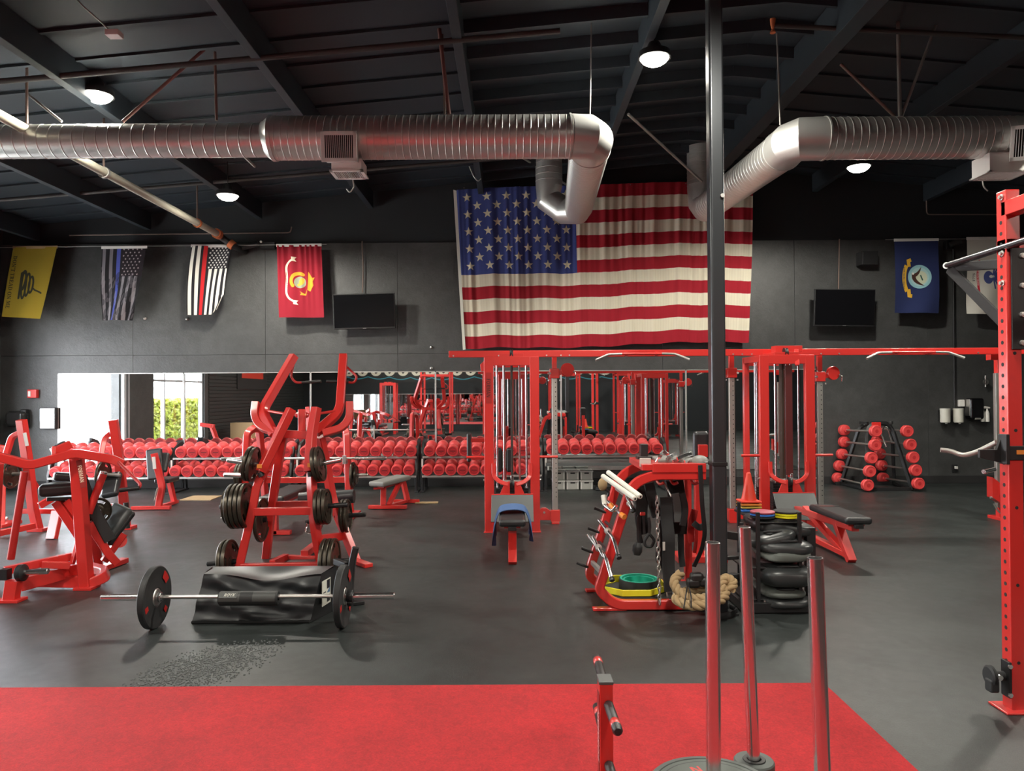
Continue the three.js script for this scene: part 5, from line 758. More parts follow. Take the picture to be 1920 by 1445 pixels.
// ---------- loaded barbell ----------
{ const y = 0.225, z = G(470, 1176).z, at = (px) => P(px, 1115, -z).x;
  const t = thing('barbell', 'long steel barbell with black bumper plates and a padded middle on the floor', 'barbell'), a = at(190), b = at(740), pl = at(290), pr = at(643);
  part(t, 'shaft', M.steel, cyl(V(pl + 0.05, y, z), V(pr - 0.04, y, z), 0.0145, 0.0145, 16)); for (const [p, q] of [[pl, a], [pr, b]]) { const s = Math.sign(q - p); part(t, 'sleeve', M.chrome, peg(V(p - s * 0.03, y, z), V(q, y, z), 0.025)); part(t, 'sleeve_collar', M.chrome, lathe([[0, 0], [0.03, 0], [0.037, 0.006], [0.037, 0.02], [0, 0.02]], V(p - s * 0.052, y, z), V(p, y, z), 20)); }
  const pa = at(412), pb = at(522), pd = part(t, 'bar_pad', M.rubber, lathe([[0.016, 0], [0.046, 0], [0.052, 0.008], [0.052, pb - pa - 0.008], [0.046, pb - pa], [0.016, pb - pa]], V(pa, y - 0.012, z), V(pb, y - 0.012, z), 28)); 
  const strap = (x0, x1, txt) => { const g = new THREE.CylinderGeometry(0.0532, 0.0532, x1 - x0, 24, 1, true, -0.2, 1.5); g.rotateZ(Math.PI / 2); g.rotateX(0); const m = part(pd, 'strap', txt ? S({ map: canvas(256, 96, (c) => { c.fillStyle = '#3b3d3b'; c.fillRect(0, 0, 256, 96); c.fillStyle = '#b9bab0'; c.font = 'bold italic 46px sans-serif'; c.textAlign = 'center'; c.fillText('ROYX', 150, 66); }), roughness: 0.5, side: THREE.DoubleSide }) : S({ color: lin(0.05, 0.052, 0.05), roughness: 0.5, side: THREE.DoubleSide }), flat(g).translate((x0 + x1) / 2, y - 0.012, z)); return m; };
  strap(at(414), at(453), false); strap(at(477), at(519), false);
  { const g = flat(new THREE.BoxGeometry(0.13, 0.05, 0.002)); part(pd, 'strap_print', S({ map: canvas(256, 96, (c) => { c.fillStyle = '#3b3d3b'; c.fillRect(0, 0, 256, 96); c.fillStyle = '#b9bab0'; c.font = 'bold italic 60px sans-serif'; c.textAlign = 'center'; c.fillText('ROYX', 140, 70); }), roughness: 0.5 }), g.rotateX(-0.72).translate(at(432), y - 0.012 + 0.0352, z + 0.0402)); }
  rebase(t);
  const bump = (x, s, label) => { const o = thing('bumper_plate', label, 'weight plate'), r = 0.225, c = V(x, y, z), dir = V(1, 0, 0);
    part(o, 'rubber_disc', M.rubber, lathe([[0.06, -0.012], [0.07, -0.02], [r * 0.72, -0.014], [r * 0.80, -0.020], [r * 0.97, -0.024], [r, -0.018], [r, 0.018], [r * 0.97, 0.024], [r * 0.80, 0.020], [r * 0.72, 0.014], [0.07, 0.02], [0.06, 0.012]], c, c.clone().add(dir), 48)); part(o, 'steel_hub', M.steel, lathe([[0.0255, -0.022], [0.058, -0.022], [0.066, -0.012], [0.066, 0.012], [0.058, 0.022], [0.0255, 0.022]], c, c.clone().add(dir), 28));
    for (const k of [-1, 1]) for (let i = 0; i < 3; i++) { const a0 = 0.5 + i * 2.094, sh = new THREE.Shape(); sh.absarc(0, 0, r * 0.90, a0, a0 + 0.5, false); sh.absarc(0, 0, r * 0.64, a0 + 0.5, a0, true); const s2 = new THREE.Shape(); s2.absarc(0, 0, r * 0.86, a0 + 0.72, a0 + 0.95, false); s2.absarc(0, 0, r * 0.66, a0 + 0.95, a0 + 0.72, true); part(o, 'red_marking', M.redDeep, flat(new THREE.ExtrudeGeometry(i ? s2 : sh, { depth: 0.002, bevelEnabled: false, curveSegments: 8 })).translate(0, 0, 0.0215).rotateY(k * Math.PI / 2).translate(x, y, z)); }
    return rebase(o); };
  bump(pl, -1, 'black bumper plate with red marks on the doorway end of the floor barbell'); bump(pr, 1, 'black bumper plate on the floor barbell beside the white label');
  const cx = pr + 0.045, o = thing('bar_collar', 'black lever collar clamped outside the bumper plate', 'collar'); part(o, 'ring', M.black, lathe([[0.0255, 0], [0.045, 0], [0.048, 0.005], [0.048, 0.04], [0.045, 0.045], [0.0255, 0.045]], V(pr + 0.03, y, z), V(pr + 1, y, z), 24)); part(o, 'lever', M.black, beam(V(cx + 0.01, y - 0.03, z + 0.035), V(cx + 0.01, y - 0.065, z + 0.02), 0.04, 0.03, 0.012)); rebase(o); }
// ---------- covered box ----------
{ const zf = G(470, 1168).z, at = (px, py, h) => G(px, py, h), xl = G(360, 1168).x, xr = G(582, 1166).x, hgt = 0.345, dep = 0.34, t = thing('covered_box', 'low black box under a creased cloth cover behind the barbell', 'box');
  const xs = (x) => xl + (xr - xl) * x, noise = noiseGrid(64, 9, 5), wr = (u, v, k) => (noise(u * 0.9 + k, v * 0.6) - 0.5) * 0.028 + 0.012 * Math.sin(u * 9 + v * 14 + k * 4) * Math.exp(-3 * (v - 0.6) ** 2);
  const front = (u, v) => { const sag = 0.055 * Math.exp(-(((u - 0.58) / 0.27) ** 2)); return V(xs(u) + 0.05 * v * (u < 0.5 ? 1 - u * 2 : 0) + 0.06 * v * u, v * (hgt - sag) + (v < 0.02 ? 0.002 : 0), zf - 0.10 * v + (v > 0.05 && v < 0.97 ? wr(u, v, 0.2) : 0)); };
  const bxl = xs(0) + 0.05, bxr = xs(1) + 0.10; const top = (u, v) => { const f = front(u, 1), b = V(bxl + (bxr - bxl) * u, hgt, zf - dep); return f.lerp(b, v).add(V(0, -0.02 * Math.sin(v * 3.14) * Math.sin(u * 3.14), 0)); };
  const right = (u, v) => front(1, v).lerp(V(bxr + 0.02, v * hgt, zf - dep), u).add(V(0.02 * Math.sin(u * 3.14) * Math.sin(v * 3.14), 0, 0)); const left = (u, v) => V(bxl - 0.03, v * hgt, zf - dep).lerp(front(0, v), u);
  const cm = S({ color: lin(0.014, 0.015, 0.017), roughness: 0.42, side: THREE.DoubleSide });
  part(t, 'cover', cm, sheet(60, 30, front), sheet(60, 12, top), sheet(14, 16, right), sheet(8, 12, left), sheet(8, 8, (u, v) => V(bxr + (bxl - bxr) * u, v * hgt, zf - dep))); part(t, 'hem', M.blackMatte, rod(Array.from({ length: 21 }, (_, i) => front(i / 20, 0.03).add(V(0, 0, 0.006))), 0.010, 0));
  const o = right(0.30, 0.56), n = V(1, 0, 0.18).normalize(), lab = part(t, 'label', S({ map: canvas(160, 260, (c, w, h) => { c.fillStyle = '#d8d8cc'; c.fillRect(0, 0, w, h); c.fillStyle = '#1a1d26'; c.fillRect(w * 0.55, 12, w * 0.38, 90); c.fillStyle = '#4a7196'; c.beginPath(); c.moveTo(w * 0.55, 140); c.lineTo(w * 0.93, 90); c.lineTo(w * 0.93, 150); c.fill(); c.fillStyle = '#24262c'; c.fillRect(w * 0.55, 170, w * 0.38, 70); c.fillRect(20, 120, 50, 12); c.fillRect(20, 150, 40, 8); }), roughness: 0.5 }), (() => { const g = flat(new THREE.BoxGeometry(0.15, 0.19, 0.003)); const x = V().crossVectors(V(0, 1, 0), n); return g.applyMatrix4(new THREE.Matrix4().makeBasis(x, V(0, 1, 0), n).setPosition(o.addScaledVector(n, 0.012))); })()); rebase(t); }
// black step / handle piece beside the box
{ const z = -6.15, t = thing('floor_hook', 'small upright black steel hook stand behind the barbell end', 'hook'), b = G(655, 1138); const d = -b.z; part(t, 'post', M.black, sq([b, P(657, 1092, d), P(661, 1050, d), P(667, 1026, d)], 0.05, 0.06, 0.04)); part(t, 'foot', M.black, beam(G(640, 1134).add(V(0, 0.015, 0)), G(682, 1130).add(V(0, 0.015, 0)), 0.12, 0.03)); part(t, 'arm', M.black, beam(P(650, 1060, d), P(628, 1052, d + 0.1), 0.04, 0.05)); rebase(t); }
// ---------- red accessory rack beside the column ----------
const DA = 5.85, DB = 6.45;
{ const t = thing('accessory_rack', 'red curved-tube accessory rack hung with bars, straps and chain', 'rack'), w = 0.058;
  const mirrorX = (x, c) => 2 * c - x, c = P(1262, 900, DA).x + 0.02;
  const F = [[1300, 1136], [1152, 1137], [1122, 1104], [1129, 1085], [1185, 908], [1222, 890], [1312, 890]].map(([x, y]) => P(x, y, DA)), B = [[1290, 1100], [1126, 1102], [1104, 1078], [1107, 1062], [1162, 892], [1200, 871], [1300, 871]].map(([x, y]) => P(x, y, DB));
  const xEnd = P(1322, 890, DA).x; F[6].x = xEnd; B[6].x = xEnd; F[0].x = xEnd + 0.05; B[0].x = xEnd + 0.05; for (const f of [F, B]) { f[0].y = f[1].y = 0.045; }
  part(t, 'side_frame', M.red, sweep(rectProfile(w, 0.075, 0.008), fillet(F, 0.16, 7), { crease: 0.5 })); part(t, 'side_frame', M.red, sweep(rectProfile(w, 0.075, 0.008), fillet(B, 0.16, 7), { crease: 0.5 }));
  part(t, 'end_post', M.red, box(xEnd, 0.53, -DB, 0.06, 0.98, 0.06));
  for (const [a, b] of [[G(1111, 1144), G(1175, 1143)], [G(1098, 1109), G(1122, 1108)]]) part(t, 'foot', M.red, beam(a.clone().add(V(0, 0.012, 0)), b.clone().add(V(0, 0.012, 0)), 0.06, 0.024));
  const ty = P(1260, 874, DA).y; part(t, 'top_tray', M.red, box((P(1200, 874, DA).x + xEnd) / 2, ty - 0.005, -(DA + DB) / 2, xEnd - P(1206, 874, DA).x, 0.05, DB - DA + 0.05)); part(t, 'tray_lip', M.red, box((P(1222, 880, DA).x + xEnd) / 2, P(1260, 877, DA - 0.03).y, -DA + 0.03, xEnd - P(1222, 880, DA).x, 0.07, 0.02)); part(t, 'maker_plate', M.sticker, box(P(1212, 870, DA).x, P(1212, 868, DA).y, -DA - 0.05, 0.09, 0.07, 0.01));
  part(t, 'floor_tie', M.red, beam(V(F[1].x + 0.1, 0.045, -DA), V(B[1].x + 0.1, 0.045, -DB), 0.05, 0.05)); for (const px of [1231, 1257, 1296]) { const p = P(px, 900, 6.1); part(t, 'hanging_hook', M.red, rod([V(p.x, ty - 0.03, -6.1), V(p.x, ty - 0.14, -6.1), V(p.x + 0.02, ty - 0.17, -6.07), V(p.x + 0.05, ty - 0.15, -6.05)], 0.012, 0.03)); }
  const on = (f, k) => f[4].clone().lerp(f[3], k); for (const k of [0.40, 0.62, 0.84, 1.0]) { const b = on(B, k); part(t, 'holder_peg', M.black, rod([b.clone().add(V(-0.02, 0, 0.02)), b.clone().add(V(-0.12, 0.04, 0.02))], 0.013, 0)); } for (const k of [0.5, 0.72]) { const a = on(F, k), b = on(B, k); part(t, 'holder_rung', M.black, rod([a, b], 0.012, 0)); }
  part(t, 'cross_rung', M.rodGrey, beam(on(F, 0.12), on(B, 0.12), 0.03, 0.05)); part(t, 'cross_rung', M.rodGrey, beam(on(F, 0.95), on(B, 0.95), 0.03, 0.04)); rebase(t);
  const item = (name, label, cat, ...ps) => { const o = thing(name, label, cat); for (const [n, m, ...g] of ps) part(o, n, m, ...g); return rebase(o); };
  // white roller handles across the top of the slope
  for (const [a, b, l] of [[[1130, 892], [1191, 935], 'white plastic bar across the slope of the accessory rack, lower of a pair'], [[1140, 885], [1201, 931], 'white plastic bar across the slope of the accessory rack, upper of a pair']]) { const p = P(...a, 6.15), q = P(...b, 5.62); item('rack_roller', l, 'handle', ['tube', M.whitePlastic, lathe([[0, 0], [0.014, 0], [0.02, 0.006], [0.02, p.distanceTo(q) - 0.006], [0.014, p.distanceTo(q)], [0, p.distanceTo(q)]], p, q, 16)], ['end_bore', M.black, cyl(q, q.clone().lerp(p, -0.003), 0.008, 0.008, 10)]); }
  // chrome cable bars hung on the pegs
  const bar = (label, pts, ball = true) => { const v = pts.map((p) => P(...p)); item('cable_bar', label, 'cable handle', ['bent_bar', M.chrome, rod(v, 0.015, 0.05)], ...(ball ? [['end_knob', M.black, lathe([[0, -0.012], [0.018, -0.012], [0.022, 0], [0.02, 0.016], [0, 0.02]], v[v.length - 1], v[v.length - 1].clone().multiplyScalar(2).sub(v[v.length - 2]), 14)]] : []), ['eyelet', M.steel, lathe([[0.012, -0.008], [0.026, -0.008], [0.026, 0.008], [0.012, 0.008]], v[1], v[1].clone().add(V(0.2, 0.2, 1)), 14)]); };
  bar('long bent chrome bar, lowest on the accessory rack slope', [[1103, 1003, 6.15], [1122, 1028, 5.95], [1135, 1042, 5.74], [1147, 1085, 5.6]]);
  bar('bent chrome bar halfway up the accessory rack slope', [[1123, 975, 6.15], [1139, 995, 5.9], [1150, 1008, 5.74], [1160, 1043, 5.6]]);
  bar('short straight chrome bar near the bottom of the rack slope', [[1112, 1006, 6.1], [1122, 1026, 5.9], [1133, 1044, 5.76]], false);
  bar('thin chrome bar hanging by the white plastic bars', [[1175, 928, 5.8], [1181, 944, 5.78], [1187, 956, 5.75]]);
  item('rowing_handle', 'silver double handle with yellow grips on the upper rack slope', 'cable handle', ['frame', M.chrome, rod([P(1131, 930, 6.1), P(1134, 948, 6.05), P(1148, 958, 5.9), P(1156, 948, 5.85)], 0.014, 0.03), rod([P(1140, 940, 6.05), P(1152, 952, 5.95), P(1166, 966, 5.75)], 0.013, 0.03)], ['grip', M.orange, cyl(P(1145, 946, 6.0), P(1153, 955, 5.92), 0.02, 0.02, 12), cyl(P(1164, 964, 5.74), P(1171, 969, 5.7), 0.02, 0.022, 12)], ['white_grip', M.whitePlastic, cyl(P(1132, 929, 6.1), P(1134, 946, 6.06), 0.024, 0.022, 12)]);
  item('rope_ball', 'tan knotted rope end hanging behind the white plastic bars', 'rope', ['knot', M.tan, flat(new THREE.SphereGeometry(0.05, 14, 10)).applyMatrix4(new THREE.Matrix4().makeScale(0.8, 1.1, 0.8)).translate(P(1130, 908, 6.3).x, P(1130, 908, 6.3).y, -6.3)], ['cord', M.black, rod([P(1134, 916, 6.3), P(1142, 922, 6.3), P(1140, 930, 6.3)], 0.01, 0.02)]);
  // things hung underneath: straps, belts, chain
  const strap = (pts, w, d0, th = 0.012) => sweep(rectProfile(w, th, 0.003), fillet(pts.map(([x, y, d = d0]) => P(x, y, d)), 0.05, 4), { up: V(0, 0, 1), crease: 0.6 });
  item('ankle_strap', 'black ankle strap and glove bundle with a red tab under the rack', 'strap', ['band', M.blackMatte, strap([[1204, 910], [1203, 940], [1201, 970], [1208, 1000]], 0.10, 6.15, 0.05), strap([[1216, 905], [1224, 940], [1232, 968]], 0.08, 6.1, 0.05)], ['red_tab', M.red, pad(P(1205, 963, 6.05).x, P(1205, 963, 6.05).y, -6.05, 0.045, 0.03, 0.02, 0.012)], ['tail', M.black, strap([[1199, 965], [1198, 1000], [1203, 1018]], 0.035, 6.1, 0.006)]);
  item('single_grip', 'black stirrup handle dangling on two thin straps', 'cable handle', ['strap', M.black, strap([[1196, 968], [1196, 1010], [1198, 1018]], 0.022, 6.05, 0.006), strap([[1207, 968], [1208, 1000]], 0.022, 6.05, 0.006)], ['grip', M.rubber, lathe([[0, 0], [0.026, 0], [0.04, 0.03], [0.04, 0.07], [0.02, 0.10], [0, 0.1]], P(1194, 1040, 6.05), P(1197, 1010, 6.05), 16)]);
  item('stirrup_handle', 'black open loop handle hanging between the solid grip and the chain', 'cable handle', ['loop', M.rubber, rod([P(1217, 1000, 6.0), P(1208, 1014, 6.0), P(1210, 1024, 6.0), P(1222, 1025, 6.0), P(1227, 1012, 6.0), P(1217, 1000, 6.0)], 0.012, 0.02)], ['strap', M.black, strap([[1216, 970], [1219, 985], [1217, 1002]], 0.025, 6.0, 0.006)]);
  { const o = thing('chain', 'long steel chain hanging from the rack down to the floor', 'chain'); let k = 0; const a = P(1232, 934, 5.9), b = P(1237, 1128, 5.78), L = a.distanceTo(b), n = Math.round(L / 0.036); const g = merge(sweep(roundProfile(0.0055, 6), Array.from({ length: 14 }, (_, i) => { const q = i / 14 * 2 * Math.PI; return V(0.013 * Math.cos(q), 0.024 * Math.sin(q), 0); }), { closed: true })); for (let i = 0; i <= n; i++) { const m = new THREE.Mesh(g, M.steel); m.name = 'link'; m.castShadow = m.receiveShadow = true; m.position.copy(a).lerp(b, i / n); m.rotation.y = i % 2 ? 0.3 : 1.75; o.add(m); } const e = G(1240, 1140); for (let i = 0; i < 5; i++) { const m = new THREE.Mesh(g, M.steel); m.name = 'link'; m.position.set(e.x - i * 0.02, 0.012, e.z + (i % 2) * 0.015 + 0.02); m.rotation.set(1.3, i, 0.6); o.add(m); } }
  item('dip_belt', 'wide black dip belt hanging almost to the floor beside the chain', 'belt', ['belt', M.blackMatte, strap([[1249, 932], [1250, 970, 5.97], [1254, 1010, 5.93], [1253, 1060, 5.96], [1257, 1108]], 0.098, 5.95, 0.02)], ['under_flap', M.black, strap([[1242, 975], [1238, 1020], [1236, 1050], [1244, 1062]], 0.06, 6.0, 0.03)], ['buckle', M.steel, rod([P(1250, 1110, 5.93), P(1252, 1122, 5.92), P(1262, 1122, 5.92), P(1263, 1110, 5.93)], 0.007, 0.02)], ['white_tag', M.sticker, box(P(1246, 1025, 5.9).x, P(1246, 1025, 5.9).y, -5.925, 0.02, 0.07, 0.004)], ['clip', M.chrome, box(P(1256, 1131, 5.85).x, P(1256, 1131, 5.85).y, -5.85, 0.035, 0.03, 0.012, 0.004), box(P(1256, 1131, 5.85).x, P(1256, 1131, 5.85).y, -5.85, 0.012, 0.07, 0.014, 0.004)]);
  item('pad_strap', 'black padded strap hanging behind the dip belt', 'strap', ['band', M.blackMatte, strap([[1264, 900], [1272, 950], [1272, 1000]], 0.14, 6.2, 0.05), strap([[1276, 1000], [1277, 1040], [1280, 1062]], 0.05, 6.2, 0.015)], ['ring', M.chrome, rod([P(1245, 905, 6.1), P(1253, 920, 6.08), P(1262, 938, 6.05)], 0.008, 0.02)]);
  item('grey_strap', 'grey webbing strap folded among the black ones', 'strap', ['band', M.greyPlate, strap([[1266, 925], [1270, 950], [1271, 978]], 0.06, 6.0, 0.02)], ['black_loop', M.black, strap([[1279, 925], [1286, 955], [1280, 985]], 0.05, 5.98, 0.02)]);
  item('red_strap', 'red lifting strap hanging next to the steel column', 'strap', ['band', M.redDeep, strap([[1303, 955], [1297, 980], [1294, 1000], [1298, 1016]], 0.06, 6.1, 0.012), strap([[1306, 985], [1305, 1015], [1302, 1036]], 0.03, 6.05, 0.008)]);
  item('black_strap', 'long black tail strap hanging down to the coiled rope', 'strap', ['band', M.black, strap([[1313, 872, 5.80], [1316, 940, 5.80], [1322, 1000, 5.85], [1316, 1030, 5.9], [1301, 1062, 5.95]], 0.035, 5.8, 0.008)], ['loop', M.rubber, strap([[1300, 980], [1312, 990], [1320, 985]], 0.05, 5.95, 0.02)]);
  // on the tray
  item('crumpled_wrap', 'shiny crumpled silver wrap lying on top of the accessory rack', 'wrap', ['foil', M.chrome, ...[[1232, 866, 1244, 846], [1244, 846, 1262, 864], [1250, 862, 1268, 850], [1262, 866, 1290, 858], [1270, 860, 1296, 850], [1284, 866, 1300, 856]].map(([a, b, c2, d2], i) => strap([[a, b, 6.0 - i * 0.02], [(a + c2) / 2, (b + d2) / 2 - 2, 5.98], [c2, d2, 6.05]], 0.03, 6.0, 0.012))], ['sheet', M.greyVinyl, pad(P(1270, 868, 6.05).x, ty + 0.03, -6.12, 0.34, 0.035, 0.3, 0.015)]);
  item('cap', 'grey cap lying on the end of the accessory rack tray', 'cap', ['crown', M.greyVinyl, flat(new THREE.SphereGeometry(0.075, 18, 10, 0, 6.29, 0, 1.6)).applyMatrix4(new THREE.Matrix4().makeScale(1, 0.75, 1.1)).translate(P(1312, 868, 5.98).x, ty + 0.018, -5.98)], ['brim', M.greyVinyl, pad(P(1322, 868, 5.95).x + 0.03, ty + 0.025, -5.93, 0.1, 0.014, 0.12, 0.006)]);
  item('tray_block', 'small black stand on the accessory rack tray', 'stand', ['block', M.black, box(P(1215, 866, 6.1).x, ty + 0.08, -6.3, 0.06, 0.13, 0.08), box(P(1215, 866, 6.1).x, ty + 0.03, -6.3, 0.12, 0.03, 0.1)]);
  { const p = P(1314, 850, 7.5); item('round_pad_seat', 'black seat back of a machine behind the column', 'exercise pad', ['pad', M.vinyl, pad(p.x, P(1314, 838, 7.5).y, -7.5, 0.16, 0.32, 0.08, 0.04)], ['frame', M.red, box(p.x, P(1314, 845, 7.4).y, -7.42, 0.09, 0.12, 0.05), box(p.x, 0.55, -7.6, 0.08, 1.1, 0.08)], ['base', M.red, box(p.x, 0.03, -7.6, 0.5, 0.06, 0.3), box(p.x - 0.15, 0.28, -7.55, 0.08, 0.5, 0.06)]); }
  // on the floor of the rack
  { const c0 = G(1203, 1119, 0.1), ring = (r, y0, h) => sweep(rectProfile(0.012, h, 0.003), Array.from({ length: 8 }, (_, i) => V(c0.x - 0.03 + r * Math.cos((i + 0.5) / 8 * 6.2832), y0, -6.16 + r * 0.92 * Math.sin((i + 0.5) / 8 * 6.2832))), { closed: true, crease: 0.3 }); item('agility_ring', 'yellow eight-sided agility ring lying in the rack base', 'ring', ['hoop', M.yellow, ring(0.285, 0.115, 0.05), ring(0.27, 0.085, 0.02)]);
    const gx = P(1198, 1105, 6.15).x, gz = -6.15; const gb = thing('band_roll', 'rolled green and black resistance band inside the yellow ring', 'band'); part(gb, 'outer_wrap', M.rubber, lathe([[0.155, 0], [0.163, 0], [0.163, 0.085], [0.155, 0.085], [0.155, 0]], V(gx, 0.09, gz), V(gx, 1, gz), 40)); part(gb, 'green_wrap', M.green, lathe([[0.138, 0], [0.154, 0], [0.154, 0.088], [0.138, 0.088], [0.138, 0]], V(gx, 0.09, gz), V(gx, 1, gz), 40), lathe([[0.118, 0], [0.128, 0], [0.128, 0.075], [0.118, 0.075], [0.118, 0]], V(gx, 0.09, gz), V(gx, 1, gz), 40), lathe([[0, 0], [0.14, 0], [0.14, 0.01], [0, 0.01]], V(gx, 0.09, gz), V(gx, 1, gz), 40)); rebase(gb); 
    const fl = thing('rack_floor_sheet', 'thin black board in the base of the accessory rack', 'board'); part(fl, 'board', M.blackMatte, box(gx + 0.12, 0.075, -6.15, 0.80, 0.02, 0.52)); part(fl, 'board_rest', M.black, box(gx - 0.1, 0.03, -6.0, 0.05, 0.06, 0.05), box(gx + 0.3, 0.03, -6.0, 0.05, 0.06, 0.05), box(gx + 0.3, 0.03, -6.3, 0.05, 0.06, 0.05), box(gx - 0.1, 0.03, -6.3, 0.05, 0.06, 0.05)); rebase(fl); }
  // coiled climbing rope: three strands laid round a wandering path
  { const ctrl = [[1276, 1075, 5.75], [1264, 1090, 5.68], [1272, 1108, 5.62], [1292, 1120, 5.55], [1318, 1122, 5.5], [1344, 1114, 5.52], [1362, 1100, 5.6], [1356, 1086, 5.7], [1338, 1094, 5.72], [1310, 1106, 5.68], [1284, 1110, 5.66], [1268, 1122, 5.6], [1290, 1134, 5.48], [1320, 1134, 5.44], [1348, 1126, 5.46], [1360, 1112, 5.55], [1352, 1098, 5.56], [1362, 1084, 5.6], [1374, 1092, 5.58], [1370, 1106, 5.55]].map((p) => P(...p)); for (const p of ctrl) p.y = Math.max(p.y, 0.05);
    const cv = new THREE.CatmullRomCurve3(ctrl), N = 420, pts = cv.getPoints(N), o = thing('climbing_rope', 'thick tan climbing rope coiled at the foot of the column', 'rope'); let nx = V(1, 0, 0); const fr = pts.map((p, i) => { const tg = pts[Math.min(N, i + 1)].clone().sub(pts[Math.max(0, i - 1)]).normalize(); nx = nx.clone().addScaledVector(tg, -nx.dot(tg)).normalize(); return [p, nx, V().crossVectors(tg, nx)]; });
    for (let s = 0; s < 3; s++) part(o, 'strand', M.tan, sweep(roundProfile(0.020, 8), fr.map(([p, a, b], i) => { const q = s * 2.094 + i * 0.19; return p.clone().addScaledVector(a, 0.018 * Math.cos(q)).addScaledVector(b, 0.018 * Math.sin(q)); }), { crease: 1.3 })); part(o, 'whipping', M.black, ...[[1306, 1082], [1322, 1090], [1300, 1092]].map(([x, y], i) => pad(P(x, y, 5.62).x, P(x, y, 5.62).y, -5.62, 0.1, 0.07, 0.08, 0.025)), rod([P(1282, 1140, 5.4), P(1286, 1115, 5.45), P(1290, 1092, 5.6), P(1296, 1118, 5.42), P(1296, 1140, 5.4)], 0.005, 0.03)); rebase(o); }
  item('rubber_loop', 'black flat rubber loop lying on the floor in front of the column', 'band', ['loop', M.rubber, sweep(rectProfile(0.006, 0.05, 0.002), [[1345, 1146], [1330, 1156], [1345, 1163], [1370, 1160], [1382, 1152], [1368, 1144]].map(([x, y]) => G(x, y).add(V(0, 0.027, 0))), { closed: true, crease: 1.0 })], ['tape', M.yellow, box(G(1360, 1146).x, 0.05, G(1360, 1148).z, 0.01, 0.02, 0.02)]);
}
